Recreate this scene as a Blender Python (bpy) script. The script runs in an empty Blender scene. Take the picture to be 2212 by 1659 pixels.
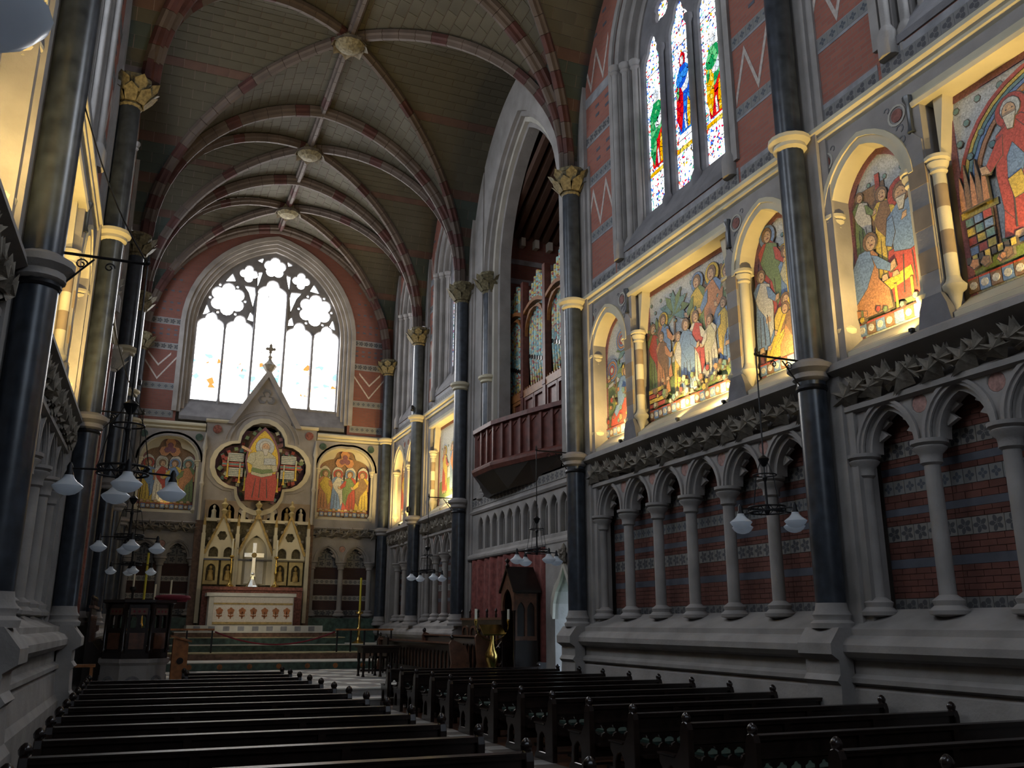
import bpy, bmesh, math, random
from mathutils import Vector, Matrix
random.seed(7)
PI = math.pi
sc = bpy.context.scene
COL = sc.collection

# ------------------------------------------------------------------ camera
F_PX = 1903.46; YAW, PIT, ROLL = 0.38884031, 0.26655139, -0.00218072
EYE = Vector((0, 0, 1.87))
FW = Vector((math.sin(YAW)*math.cos(PIT), math.cos(YAW)*math.cos(PIT), math.sin(PIT)))
RT = Vector((math.cos(YAW), -math.sin(YAW), 0)); DN = FW.cross(RT)
R2 = RT*math.cos(ROLL)+DN*math.sin(ROLL); D2 = -RT*math.sin(ROLL)+DN*math.cos(ROLL)
cam = bpy.data.cameras.new('camera'); camo = bpy.data.objects.new('camera', cam); COL.objects.link(camo)
cam.sensor_fit = 'HORIZONTAL'; cam.sensor_width = 36; cam.lens = F_PX/2212*36
cam.clip_start = .05; cam.clip_end = 300
camo.matrix_world = Matrix(((R2.x, -D2.x, -FW.x, EYE.x), (R2.y, -D2.y, -FW.y, EYE.y), (R2.z, -D2.z, -FW.z, EYE.z), (0, 0, 0, 1)))
sc.camera = camo
def px(p):                                  # projected pixel of a world point (used only to rank pieces by size)
    v = Vector(p)-EYE; z = v.dot(FW)
    return (1106+F_PX*v.dot(R2)/z, 829.5+F_PX*v.dot(D2)/z, z) if z > .1 else (-9e9, -9e9, z)
# ------------------------------------------------------------------ world and exposure
wd = bpy.data.worlds.new('world'); sc.world = wd; wd.use_nodes = True
bg = wd.node_tree.nodes['Background']; bg.inputs[0].default_value = (.62, .78, 1, 1); bg.inputs[1].default_value = 3.5
sc.view_settings.view_transform = 'Standard'; sc.view_settings.look = 'None'
sc.view_settings.exposure = 0.75; sc.view_settings.gamma = 1; sc.view_settings.use_curve_mapping = False
sc.cycles.max_bounces = 4; sc.cycles.diffuse_bounces = 3; sc.cycles.glossy_bounces = 2; sc.cycles.sample_clamp_indirect = 4; sc.cycles.use_light_tree = False; sc.cycles.adaptive_threshold = .03
EAST_GLASS, SIDE_GLASS, WEST_GLASS = 10.0, 12.0, 2.5      # brightness of the daylit glass
FLOOD = 240.0                                            # watts of the flood lamps on the mosaic ledges

# ------------------------------------------------------------------ materials
MATS = {}
def newmat(name):
    m = bpy.data.materials.new(name); m.use_nodes = True; MATS[name] = m
    return m, m.node_tree, m.node_tree.nodes, m.node_tree.links, m.node_tree.nodes['Principled BSDF']
def mat(name, col, rough=.8, metal=0, var=.18, scale=3., bump=.0, bscale=30., spec=.3, obj=False):
    m, t, N, L, P = newmat(name)
    P.inputs['Roughness'].default_value = rough; P.inputs['Metallic'].default_value = metal
    P.inputs['Specular IOR Level'].default_value = spec
    tc = N.new('ShaderNodeTexCoord'); no = N.new('ShaderNodeTexNoise'); no.inputs['Scale'].default_value = scale; no.inputs['Detail'].default_value = 4
    L.new(tc.outputs['Object'], no.inputs['Vector'])
    rp = N.new('ShaderNodeValToRGB'); L.new(no.outputs[0], rp.inputs[0])
    rp.color_ramp.elements[0].position = .3; rp.color_ramp.elements[1].position = .7
    rp.color_ramp.elements[0].color = tuple(c*(1-var) for c in col)+(1,); rp.color_ramp.elements[1].color = tuple(min(1, c*(1+var)) for c in col)+(1,)
    L.new(rp.outputs[0], P.inputs['Base Color'])
    if bump:
        n2 = N.new('ShaderNodeTexNoise'); n2.inputs['Scale'].default_value = bscale; L.new(tc.outputs['Object'], n2.inputs['Vector'])
        b = N.new('ShaderNodeBump'); b.inputs['Strength'].default_value = bump; b.inputs['Distance'].default_value = .02
        L.new(n2.outputs[0], b.inputs['Height']); L.new(b.outputs[0], P.inputs['Normal'])
    return m
def brickmat(name, c1, c2, mortar, bw=.24, bh=.078, ax='YZ'):
    m, t, N, L, P = newmat(name); P.inputs['Roughness'].default_value = .85
    tc = N.new('ShaderNodeTexCoord'); s = N.new('ShaderNodeSeparateXYZ'); c = N.new('ShaderNodeCombineXYZ')
    L.new(tc.outputs['Object'], s.inputs[0]); L.new(s.outputs[ax[0]], c.inputs[0]); L.new(s.outputs[ax[1]], c.inputs[1])
    b = N.new('ShaderNodeTexBrick'); L.new(c.outputs[0], b.inputs['Vector']); b.inputs['Scale'].default_value = 1
    b.inputs['Brick Width'].default_value = bw; b.inputs['Row Height'].default_value = bh; b.inputs['Mortar Size'].default_value = .006
    b.inputs['Color1'].default_value = c1+(1,); b.inputs['Color2'].default_value = c2+(1,); b.inputs['Mortar'].default_value = mortar+(1,)
    L.new(b.outputs['Color'], P.inputs['Base Color'])
    bp = N.new('ShaderNodeBump'); bp.inputs['Strength'].default_value = .4; bp.inputs['Distance'].default_value = .01; bp.invert = True
    L.new(b.outputs['Fac'], bp.inputs['Height']); L.new(bp.outputs[0], P.inputs['Normal'])
    return m
def mosaic(name, col, var=.28, scale=48):            # small glass tesserae
    m, t, N, L, P = newmat('mosaic_'+name); P.inputs['Roughness'].default_value = .55
    tc = N.new('ShaderNodeTexCoord'); v = N.new('ShaderNodeTexVoronoi'); v.inputs['Scale'].default_value = scale
    L.new(tc.outputs['Object'], v.inputs['Vector'])
    s = N.new('ShaderNodeSeparateColor'); L.new(v.outputs['Color'], s.inputs[0])
    rp = N.new('ShaderNodeValToRGB'); L.new(s.outputs[0], rp.inputs[0])
    rp.color_ramp.elements[0].color = tuple(c*(1-var) for c in col)+(1,); rp.color_ramp.elements[1].color = tuple(min(1, c*(1+var)) for c in col)+(1,)
    L.new(rp.outputs[0], P.inputs['Base Color'])
    return m
def pattern(name, base, ink, freq, petals, soft=.1):   # inlaid tile: rings and petals around the tile's own centre
    m, t, N, L, P = newmat(name); P.inputs['Roughness'].default_value = .75
    tc = N.new('ShaderNodeTexCoord'); s = N.new('ShaderNodeSeparateXYZ'); L.new(tc.outputs['Object'], s.inputs[0])
    def mth(op, a, b=None):
        n = N.new('ShaderNodeMath'); n.operation = op
        for i, q in enumerate((a, b)):
            if q is None: continue
            if isinstance(q, (int, float)): n.inputs[i].default_value = q
            else: L.new(q, n.inputs[i])
        return n.outputs[0]
    u = mth('ADD', s.outputs['X'], s.outputs['Y']); z = s.outputs['Z']
    r = mth('SQRT', mth('ADD', mth('MULTIPLY', u, u), mth('MULTIPLY', z, z)))
    a = mth('ARCTAN2', z, u)
    w = mth('ADD', mth('SINE', mth('MULTIPLY', r, freq)), mth('MULTIPLY', mth('COSINE', mth('MULTIPLY', a, petals)), .7))
    rp = N.new('ShaderNodeValToRGB'); L.new(w, rp.inputs[0]); rp.color_ramp.elements[0].position = .25; rp.color_ramp.elements[1].position = .25+soft
    rp.color_ramp.elements[0].color = base+(1,); rp.color_ramp.elements[1].color = ink+(1,)
    L.new(rp.outputs[0], P.inputs['Base Color']); return m
def emit(name, col, st):
    m, t, N, L, P = newmat(name); N.remove(P); e = N.new('ShaderNodeEmission'); e.inputs[0].default_value = col+(1,); e.inputs[1].default_value = st
    L.new(e.outputs[0], N['Material Output'].inputs[0]); return m
def stained(name, stops, st, scale, lead=.035):        # daylit leaded glass: coloured quarries between dark leads
    m, t, N, L, P = newmat(name); N.remove(P)
    tc = N.new('ShaderNodeTexCoord'); v = N.new('ShaderNodeTexVoronoi'); v.inputs['Scale'].default_value = scale; L.new(tc.outputs['Object'], v.inputs['Vector'])
    ve = N.new('ShaderNodeTexVoronoi'); ve.feature = 'DISTANCE_TO_EDGE'; ve.inputs['Scale'].default_value = scale; L.new(tc.outputs['Object'], ve.inputs['Vector'])
    s = N.new('ShaderNodeSeparateColor'); L.new(v.outputs['Color'], s.inputs[0])
    rp = N.new('ShaderNodeValToRGB'); L.new(s.outputs[0], rp.inputs[0]); cr = rp.color_ramp; cr.interpolation = 'CONSTANT'
    while len(cr.elements) < len(stops): cr.elements.new(.5)
    for e, (p, c) in zip(cr.elements, stops): e.position = p; e.color = c+(1,)
    g = N.new('ShaderNodeMath'); g.operation = 'GREATER_THAN'; L.new(ve.outputs['Distance'], g.inputs[0]); g.inputs[1].default_value = lead
    k = N.new('ShaderNodeMath'); k.operation = 'MULTIPLY'; L.new(g.outputs[0], k.inputs[0]); k.inputs[1].default_value = st
    e = N.new('ShaderNodeEmission'); L.new(rp.outputs[0], e.inputs[0]); L.new(k.outputs[0], e.inputs[1])
    L.new(e.outputs[0], N['Material Output'].inputs[0]); return m

stone = mat('stone', (.27, .25, .235), .85, var=.2, scale=1.7, bump=.25, bscale=22)
stone_pale = mat('stone_pale', (.44, .41, .35), .8, var=.15, scale=1.5, bump=.15)
stone_buff = mat('stone_buff', (.52, .47, .34), .75, var=.14, scale=1.5, bump=.12)
stone_brown = mat('stone_brown', (.25, .19, .13), .8)
stone_dark = mat('stone_dark', (.16, .155, .16), .85, bump=.2)
marble_blue = mat('marble_blue', (.028, .034, .044), .3, var=.5, scale=5, spec=.5)
marble_red = mat('marble_red', (.21, .075, .055), .5, var=.45, scale=14)
marble_green = mat('marble_green', (.05, .085, .065), .4, var=.5, scale=6)
marble_white = mat('marble_white', (.55, .53, .47), .5, var=.1, scale=4)
brick_red = brickmat('brick_red', (.30, .105, .07), (.25, .085, .06), (.2, .13, .105))
brick_redx = brickmat('brick_red_end', (.19, .068, .05), (.16, .057, .043), (.13, .085, .07), ax='XZ')  # colour darkened below the side-wall brick for the end wall's backlit shade
brick_one = mat('brick_single', (.125, .05, .038), .85, var=.3, scale=2.5, bump=.2)
brick_blue = mat('brick_blue', (.085, .09, .11), .8, var=.25, scale=3)
marble_pink = mat('marble_pink', (.30, .165, .14), .5, var=.35, scale=18)
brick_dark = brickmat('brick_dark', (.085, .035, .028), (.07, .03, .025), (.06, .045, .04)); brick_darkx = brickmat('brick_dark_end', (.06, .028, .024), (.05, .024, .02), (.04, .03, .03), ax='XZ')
marble_brown = mat('marble_brown', (.15, .085, .055), .5, var=.4, scale=8)
mortar = mat('mortar', (.13, .1, .09), .9)
band_grey = mat('band_grey', (.24, .24, .25), .8, var=.25, scale=4)
band_white = mat('band_white', (.42, .37, .33), .8, var=.2, scale=12)
tile_ring = pattern('tile_ring', (.17, .17, .165), (.06, .07, .085), 52, 4)
tile_leaf = pattern('tile_leaf', (.19, .18, .165), (.055, .055, .06), 34, 5)
tile_pale = pattern('tile_pale', (.36, .34, .30), (.12, .12, .12), 44, 6)
tile_scroll = pattern('tile_scroll', (.16, .155, .15), (.06, .06, .065), 40, 3)
capital_gilt = mat('capital_gilt', (.15, .125, .07), .7, .1, var=.5, scale=14, bump=.4)
gilt = mat('gilt', (.34, .24, .09), .5, .35, var=.3, scale=9)
brass = mat('brass', (.62, .42, .12), .22, 1, var=.2, scale=6)
silver = mat('silver', (.7, .68, .6), .2, 1, var=.1)
iron = mat('iron', (.02, .02, .022), .45, .6, var=.2)
oak = mat('oak', (.014, .008, .006), .25, var=.5, scale=9, spec=.5)
oak_mid = mat('oak_mid', (.10, .04, .02), .4, var=.4, scale=9, spec=.5)
oak_orange = mat('oak_orange', (.26, .10, .03), .45, var=.35, scale=9)
mahogany = mat('mahogany', (.12, .038, .028), .45, var=.35, scale=6)
cushion = mat('cushion', (.02, .045, .035), .9)
velvet = mat('velvet', (.16, .02, .03), .9)
curtain_red = mat('curtain_red', (.17, .05, .042), .9, var=.35, scale=7)
glass_white = mat('glass_white', (.86, .9, .93), .25, var=.06, spec=.5)
_t = glass_white.node_tree; _mx = _t.nodes.new('ShaderNodeMixShader'); _mx.inputs[0].default_value = .55; _tr = _t.nodes.new('ShaderNodeBsdfTranslucent'); _tr.inputs[0].default_value = (.85, .92, 1, 1)
_t.links.new(_t.nodes['Principled BSDF'].outputs[0], _mx.inputs[1]); _t.links.new(_tr.outputs[0], _mx.inputs[2]); _t.links.new(_mx.outputs[0], _t.nodes['Material Output'].inputs[0])
wax = mat('wax', (.78, .74, .6), .6, var=.05)
wax_gold = mat('wax_gold', (.6, .52, .06), .5, var=.1)
floor_stone = mat('floor_stone', (.30, .285, .27), .3, var=.25, scale=5, spec=.5)
floor_dark = mat('floor_dark', (.085, .07, .06), .4, var=.3, scale=5)
floor_buff = mat('floor_buff', (.42, .36, .2), .4, var=.25, scale=5)
carved = mat('carved', (.20, .175, .14), .85, var=.35, scale=9, bump=.3)
cream = mat('painted_cream', (.40, .32, .15), .6, var=.2, scale=6)
web_cream = mat('web_cream', (.06, .053, .036), .85, var=.22, scale=.9)  # web colours darkened for the shade that downward skylight leaves overhead
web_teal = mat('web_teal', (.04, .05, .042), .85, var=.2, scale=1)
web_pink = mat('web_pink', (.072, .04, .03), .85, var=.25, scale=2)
rib_cream = mat('rib_cream', (.078, .058, .047), .7, var=.2, scale=2)  # rib colours darkened likewise for the shade under the vault
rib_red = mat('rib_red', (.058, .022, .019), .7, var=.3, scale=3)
timber_roof = mat('timber_roof', (.085, .045, .03), .8)
void = mat('dark_timber', (.02, .012, .01), .9)
lawn = mat('lawn', (.12, .22, .06), .9)
door_blue = mat('door_blue', (.22, .5, .72), .5)
MZ = {k: mosaic(k, c) for k, c in dict(red=(.40, .07, .05), blue=(.16, .25, .42), green=(.16, .22, .09), yellow=(.55, .40, .07), gold=(.62, .42, .05), white=(.52, .50, .43), sky=(.42, .45, .45),
      orange=(.47, .22, .10), brown=(.22, .13, .07), flesh=(.52, .34, .20), dark=(.07, .06, .055), pale=(.46, .44, .30), purple=(.20, .08, .10), teal=(.14, .25, .24)).items()}
W = (1, 1, 1)
GLASS = [(0, (.5, .53, .56)), (.58, (.16, .3, .55)), (.66, (.01, .04, .3)), (.72, (.3, .0, .01)), (.77, (.5, .47, .4)), (.89, (.02, .16, .08)), (.915, (.3, .15, .0)), (.94, (.02, .02, .03))]
glass_side = stained('stained_side', GLASS, 3.6, 19, .045)
glass_border = stained('stained_border', [(0, (.4, .45, .5)), (.4, (.02, .06, .2)), (.6, (.4, .42, .5)), (.8, (.2, .02, .01)), (.9, (.04, .14, .1))], 3.6, 24)
GC = {k: stained('stained_'+k, [(0, c), (.6, tuple(min(1, x*1.0+.0) for x in c2))], SIDE_GLASS*.05, 9, .03) for k, c, c2 in
      (('blue', (.01, .10, .75), (.03, .28, .9)), ('red', (.85, .01, .01), (.6, .0, .02)), ('green', (.01, .35, .10), (.15, .65, .25)), ('yellow', (.95, .48, .0), (1, .8, .1)), ('white', (1, 1, 1), (.8, .9, 1)))}
glass_east = stained('stained_east', [(0, (1, .97, .96)), (.45, (.92, .96, 1)), (.93, (1, .75, .6)), (.96, (.7, .85, 1))], EAST_GLASS, 6, .012)
glass_east_low = stained('stained_east_low', [(0, (1, .97, .95)), (.55, (.85, .95, 1)), (.84, (.35, .04, .01)), (.89, (.9, .5, .2)), (.94, (.05, .25, .35))], EAST_GLASS*.8, 5, .012)
glass_plain = emit('daylit_glass', (.78, .87, 1), SIDE_GLASS*.6); glass_south = emit('sunlit_glass', (.8, .88, 1), SIDE_GLASS); glass_west = emit('west_glass', (.72, .84, 1), WEST_GLASS)
for k, m in MATS.items():
    if k == 'stained_border' or k in ('stained_blue', 'stained_red', 'stained_green', 'stained_yellow', 'stained_white'): m.cycles.emission_sampling = 'NONE'
# ------------------------------------------------------------------ mesh helpers
XR, XC, YE, FL = 9.2, 3.95, 36.0, .15
TR = lambda u, d, z: (XR+d, u, z)
def XLF(u): return -1.64+(u-10)*.0145                # the near wall runs very slightly out of parallel
TL = lambda u, d, z: (XLF(u)-d, u, z)
TE = lambda u, d, z: (u, YE+d, z)
T0 = lambda u, d, z: (u, d, z)
class MB:
    def __init__(s, T=T0): s.v = []; s.f = []; s.m = []; s.T = T; s.mi = 0
    def add(s, vs, fs):
        n = len(s.v); s.v += [s.T(*p) for p in vs]; s.f += [tuple(i+n for i in f) for f in fs]; s.m += [s.mi]*len(fs); return s
    def box(s, a0, a1, b0, b1, c0, c1):
        return s.add([(a, b, c) for a in (a0, a1) for b in (b0, b1) for c in (c0, c1)], [(0, 1, 3, 2), (4, 6, 7, 5), (0, 4, 5, 1), (2, 3, 7, 6), (0, 2, 6, 4), (1, 5, 7, 3)])
    def prism(s, poly, b0, b1):                       # polygon in (u, z) pushed along d
        n = len(poly); vs = [(p[0], b0, p[1]) for p in poly]+[(p[0], b1, p[1]) for p in poly]
        return s.add(vs, [tuple(range(n)), tuple(range(2*n-1, n-1, -1))]+[(i, (i+1) % n, n+(i+1) % n, n+i) for i in range(n)])
    def strip(s, p, q, b0, b1, closed=False):         # band between two outlines, with depth
        n = len(p); vs = [(a, b0, c) for a, c in p]+[(a, b0, c) for a, c in q]+[(a, b1, c) for a, c in p]+[(a, b1, c) for a, c in q]
        fs = []
        for i in range(n if closed else n-1):
            j = (i+1) % n
            fs += [(i, j, n+j, n+i), (2*n+i, 3*n+i, 3*n+j, 2*n+j), (i, 2*n+i, 2*n+j, j), (n+i, n+j, 3*n+j, 3*n+i)]
        if not closed: fs += [(0, n, 3*n, 2*n), (n-1, 3*n-1, 4*n-1, 2*n-1)]
        return s.add(vs, fs)
    def run(s, prof, a0, a1):                         # outline in (d, z) run along u
        n = len(prof); vs = [(a0, d, z) for d, z in prof]+[(a1, d, z) for d, z in prof]
        return s.add(vs, [tuple(range(n)), tuple(range(2*n-1, n-1, -1))]+[(i, (i+1) % n, n+(i+1) % n, n+i) for i in range(n)])
    def lathe(s, a, b, prof, n=14, a0=0.):            # profile (radius, z) turned round an upright axis
        vs = []; fs = []; k = len(prof)
        for r, z in prof: vs += [(a+r*math.cos(a0+2*PI*i/n), b+r*math.sin(a0+2*PI*i/n), z) for i in range(n)]
        for j in range(k-1):
            for i in range(n): fs.append((j*n+i, j*n+(i+1) % n, (j+1)*n+(i+1) % n, (j+1)*n+i))
        fs += [tuple(range(n-1, -1, -1)), tuple(range((k-1)*n, k*n))]
        return s.add(vs, fs)
    def tube(s, pts, r, n=8, closed=False):
        P = [Vector(p) for p in pts]; k = len(P); rr = r if isinstance(r, (list, tuple)) else [r]*k; vs = []; fs = []
        for i, p in enumerate(P):
            t = ((P[(i+1) % k]-P[i-1]) if closed else (P[min(i+1, k-1)]-P[max(i-1, 0)])).normalized()
            x = t.cross(Vector((0, 0, 1)) if abs(t.z) < .9 else Vector((1, 0, 0))).normalized(); y = t.cross(x)
            vs += [tuple(p+(x*math.cos(2*PI*j/n)+y*math.sin(2*PI*j/n))*rr[i]) for j in range(n)]
        for i in range(k if closed else k-1):
            m = (i+1) % k
            for j in range(n): fs.append((i*n+j, i*n+(j+1) % n, m*n+(j+1) % n, m*n+j))
        if not closed: fs += [tuple(range(n-1, -1, -1)), tuple(range((k-1)*n, k*n))]
        return s.add(vs, fs)
    def ball(s, c, r, n=10, sz=1.):
        return s.lathe(c[0], c[1], [(max(.001, r*math.sin(PI*i/6)), c[2]-r*sz*math.cos(PI*i/6)) for i in range(7)], n)
    def plate(s, outer, holes, b0, b1, bev=0.):       # outline with real openings
        cu = bpy.data.curves.new('c', 'CURVE'); cu.dimensions = '2D'; cu.fill_mode = 'BOTH'
        e = (b1-b0)/2; bev = min(bev, e*.8); cu.extrude = abs(e)-bev; cu.bevel_depth = bev; cu.bevel_resolution = 0; cu.offset = -bev
        for pl in [outer]+list(holes):
            sp = cu.splines.new('POLY'); sp.points.add(len(pl)-1); sp.use_cyclic_u = True
            for q, (a, c) in zip(sp.points, pl): q.co = (a, c, 0, 1)
        o = bpy.data.objects.new('c', cu); me = o.to_mesh()
        m = (b0+b1)/2; s.add([(v.co.x, m+v.co.z, v.co.y) for v in me.vertices], [tuple(p.vertices) for p in me.polygons])
        o.to_mesh_clear(); bpy.data.objects.remove(o); bpy.data.curves.remove(cu); return s
    def mesh(s, name, mats, smooth=False, origin=None):
        me = bpy.data.meshes.new(name); o = Vector(origin or (0, 0, 0))
        me.from_pydata([tuple(Vector(v)-o) for v in s.v], [], s.f)
        for m in (mats if isinstance(mats, (list, tuple)) else [mats]): me.materials.append(m)
        if any(s.m): me.polygons.foreach_set('material_index', s.m)
        bm = bmesh.new(); bm.from_mesh(me)
        bmesh.ops.recalc_face_normals(bm, faces=bm.faces); bm.to_mesh(me); bm.free()
        if smooth:
            me.polygons.foreach_set('use_smooth', [True]*len(me.polygons)); me.set_sharp_from_angle(angle=.7)
        me.update(); return me
    def build(s, name, mats, parent=None, smooth=False, origin=None, kind=None):
        if parent is not None and origin is None: return child(name, s, mats, parent, smooth, kind)
        return link(name, s.mesh(name, mats, smooth, origin), parent, origin, kind)
def link(name, me, parent=None, loc=None, kind=None):
    o = bpy.data.objects.new(name, me); COL.objects.link(o)
    if loc is not None: o.location = loc
    if parent is not None:
        o.parent = parent
        if loc is not None: o.location = Vector(loc)-wloc(parent)
    if kind: o['kind'] = kind
    return o
def wloc(o):
    v = Vector(o.location); p = o.parent
    while p: v += p.location; p = p.parent
    return v
def tag(o, label, cat, group=None):
    o['label'] = label; o['category'] = cat
    if group: o['group'] = group
    return o
def thing(name, label, cat, loc=(0, 0, 0), group=None):
    o = bpy.data.objects.new(name, None); COL.objects.link(o); o.location = loc; o.empty_display_size = .2
    return tag(o, label, cat, group)
def empty(name, parent):
    o = bpy.data.objects.new(name, None); COL.objects.link(o); o.parent = parent; return o
def struct(o): o['kind'] = 'structure'; return o
def dup(root, loc, label=None, rz=None):
    r = root.copy(); COL.objects.link(r); r.location = loc
    if rz is not None: r.rotation_euler = (0, 0, rz)
    if label: r['label'] = label
    for ch in list(root.children):
        c = ch.copy(); COL.objects.link(c); c.parent = r
        for g in list(ch.children):
            d = g.copy(); COL.objects.link(d); d.parent = c
    return r
def child(name, mb, mats, root, smooth=False, kind=None):      # part built in world coordinates under a root that may sit elsewhere
    loc = wloc(root); return link(name, mb.mesh(name, mats, smooth, loc), root, None, kind)
def pane(T, poly, d, m, root, name='pane', th=.02):           # glass lights the room side only; edge and back are lead
    b = MB(T).prism(poly, d, d+th); b.m = [0]+[1]*(len(b.f)-1); return child(name, b, [m, iron], root)
# outlines in (u, z)
def parch(u0, u1, zs, h, n=8):                        # pointed arch, springing to springing
    a = (u1-u0)/2; r = (a*a+h*h)/(2*a)
    c = u0+r; t1 = math.atan2(h, (u0+a)-c)            # angle of the apex seen from the left centre
    left = [(c+r*math.cos(PI+(t1-PI)*i/n), zs+r*math.sin(PI+(t1-PI)*i/n)) for i in range(n+1)]
    right = [(u0+u1-p[0], p[1]) for p in left[-2::-1]]
    return left+right
def opening(c, hw, z0, zs, h, n=8): return [(c-hw, z0)]+parch(c-hw, c+hw, zs, h, n)+[(c+hw, z0)]
def cusped(c, hw, z0, zs, h, k=.22, n=14):            # light with a trefoil-cusped head
    L = parch(c-hw, c+hw, zs, h, n); m = len(L); out = []
    for i, (u, z) in enumerate(L):
        t = i/n if i <= n else (2*n-i)/n
        w = max(0, 1-abs(t-.52)/.4)**1.7*k*hw
        out.append((u+(w if i <= n else -w)*(.9 if i != n else 0), z-w*.45))
    return [(c-hw, z0)]+out+[(c+hw, z0)]
def foil(cu, cz, R, r, n, rot=0., k=8):               # n-lobed foil
    half = R*math.sin(PI/n); rho = R*math.cos(PI/n)+math.sqrt(max(1e-6, r*r-half*half)); out = []
    px_, pz_ = rho*math.cos(PI/n)-R, rho*math.sin(PI/n); ph = math.atan2(pz_, px_)
    for i in range(n):
        a = rot+2*PI*i/n
        for j in range(k):
            b = a-ph+2*ph*j/(k-1) if k > 1 else a
            out.append((cu+R*math.cos(a)+r*math.cos(b), cz+R*math.sin(a)+r*math.sin(b)))
    return out
def circ(cu, cz, r, n=16, ry=None): return [(cu+r*math.cos(2*PI*i/n), cz+(ry or r)*math.sin(2*PI*i/n)) for i in range(n)]
def rect(a0, a1, c0, c1): return [(a0, c0), (a1, c0), (a1, c1), (a0, c1)]
ORD = 'first second third fourth fifth sixth seventh eighth ninth tenth eleventh twelfth thirteenth fourteenth fifteenth sixteenth seventeenth'.split()
def lamp(name, kind, loc, to, power, col, size=.1, spot=1.6, blend=.8):
    l = bpy.data.lights.new(name, kind); l.energy = power; l.color = col
    if kind == 'SPOT': l.spot_size = spot; l.spot_blend = blend; l.shadow_soft_size = size
    else: l.size = size
    o = bpy.data.objects.new(name, l); COL.objects.link(o); o.location = loc
    o.rotation_euler = (Vector(to)-Vector(loc)).to_track_quat('-Z', 'Y').to_euler(); return o
# carved leaf: five lobes, curling forward; built once, shared
def leaf_mesh(name, s, m):
    b = MB(); st = (0, 0, -.5*s); pts = []
    for i in range(15):
        a = PI*(-.08+1.16*i/14); r = s*(.62 if i % 3 == 1 else .36)*(1.12 if 5 < i < 9 else 1)
        pts.append((r*math.cos(a), -.16*s-.10*s*(i % 3 == 1), -.12*s+r*math.sin(a)*.95))
    b.add([st, (0, -.34*s, -.05*s)]+pts, [(1, 2+i, 3+i) for i in range(14)]+[(0, 1, 16), (0, 2, 1)])
    vs = [(x, y+.1*s, z) for x, y, z in [st, (0, -.34*s, -.05*s)]+pts]
    b.add(vs, [(1, 3+i, 2+i) for i in range(14)])
    return b.mesh(name, m)
LEAF = leaf_mesh('leaf', .44, carved); LEAFS = leaf_mesh('leaf_small', .2, carved)
# ------------------------------------------------------------------ floor, steps
COLY = [-5.8, 2.1, 10.0, 17.9, 26.1, 31.1, 36.1]
floor = struct(MB().box(-2.6, 9.9, -6.2, 20.2, -.25, FL-.012).build('floor', mortar))
def pieces(parent, name, rects, mats, z0, z1, limit, gap=.006):
    """flat stones in a pavement: the largest in view as objects, the rest joined"""
    ranked = []
    for r in rects:
        x0, x1, y0, y1, mi = r; c = px(((x0+x1)/2, (y0+y1)/2, z1)); vis = -60 < c[0] < 2270 and -60 < c[1] < 1720
        ranked.append((-(1/c[2]**2) if vis else 1, r))
    ranked.sort(key=lambda t: t[0]); cache = {}; rest = MB()
    for k, (_, (x0, x1, y0, y1, mi)) in enumerate(ranked):
        w, l = round(x1-x0-gap, 4), round(y1-y0-gap, 4)
        if k < limit and _ < 0:
            key = (w, l, mi)
            if key not in cache: cache[key] = MB().box(-w/2, w/2, -l/2, l/2, z0-z1, 0).mesh(name, mats[mi])
            link(name, cache[key], parent, ((x0+x1)/2, (y0+y1)/2, z1))
        else:
            rest.mi = mi; rest.box(x0+gap/2, x1-gap/2, y0+gap/2, y1-gap/2, z0, z1)
    if rest.v: rest.build(name, mats, parent, kind='stuff')
ts = []
n = 6; w = 2.26/n
for i in range(n):
    for j in range(int((20.2+1)/w)):
        ts.append((2.9+i*w, 2.9+(i+1)*w, -1+j*w, -1+(j+1)*w, 0 if (i+j) % 2 else 1))
pieces(floor, 'floor_tile', ts, [floor_stone, floor_dark, floor_buff], FL-.02, FL, 300)
MB().box(-2.3, 2.89, -5.8, 20.2, FL-.02, FL-.002).build('floor_boards', oak_mid, floor)
MB().box(5.17, 9.3, -5.8, 20.2, FL-.02, FL-.002).build('floor_boards', oak_mid, floor)
for y0, y1, z0, z1, x0, x1, m in ((20.2, 21.0, -.2, .30, -1.9, 9.5, stone), (21.0, 30.0, -.2, .455, -1.9, 9.5, stone)):
    MB().box(x0, x1, y0, y1, z0, z1).build('step', m, floor)
MB().box(-1.6, 9.5, 20.17, 20.34, .27, .302).build('nosing', marble_white, floor); MB().box(-1.6, 9.5, 20.97, 21.14, .44, .472).build('nosing', marble_white, floor)
ts = []; w = .62
for i in range(17):
    for j in range(14): ts.append((-1.3+i*w, -1.3+(i+1)*w, 21.15+j*w, 21.15+(j+1)*w, 0 if (i+j) % 3 else 1))
pieces(floor, 'floor_slab', ts, [floor_stone, marble_white], .45, .47, 230)
def step(y0, y1, z0, z1, riser, tread, x0=-1.6, x1=9.5):
    MB().box(x0, x1, y0, y1, z0, z1-.03).build('step', riser, floor); MB().box(x0, x1, y0-.03, y1, z1-.03, z1).build('tread', tread, floor)
step(30.0, 31.8, .2, .72, marble_green, marble_white)
step(31.8, 36.4, .2, .945, marble_brown, floor_buff)
step(32.9, 36.4, .9, 1.18, marble_green, marble_white, -1.6, 9.5)
step(33.45, 36.4, 1.1, 1.42, marble_green, floor_buff, .9, 7.1)
step(33.65, 36.4, 1.4, 1.60, marble_brown, marble_white, 1.2, 6.8)
MB().box(1.6, 6.35, 33.9, 36.2, 1.55, 1.82).build('altar_plinth', marble_white, floor)
for i in range(9): MB().box(1.83+i*.5, 2.05+i*.5, 33.885, 33.92, 1.63, 1.79).build('inlay_square', band_grey, floor)
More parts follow.
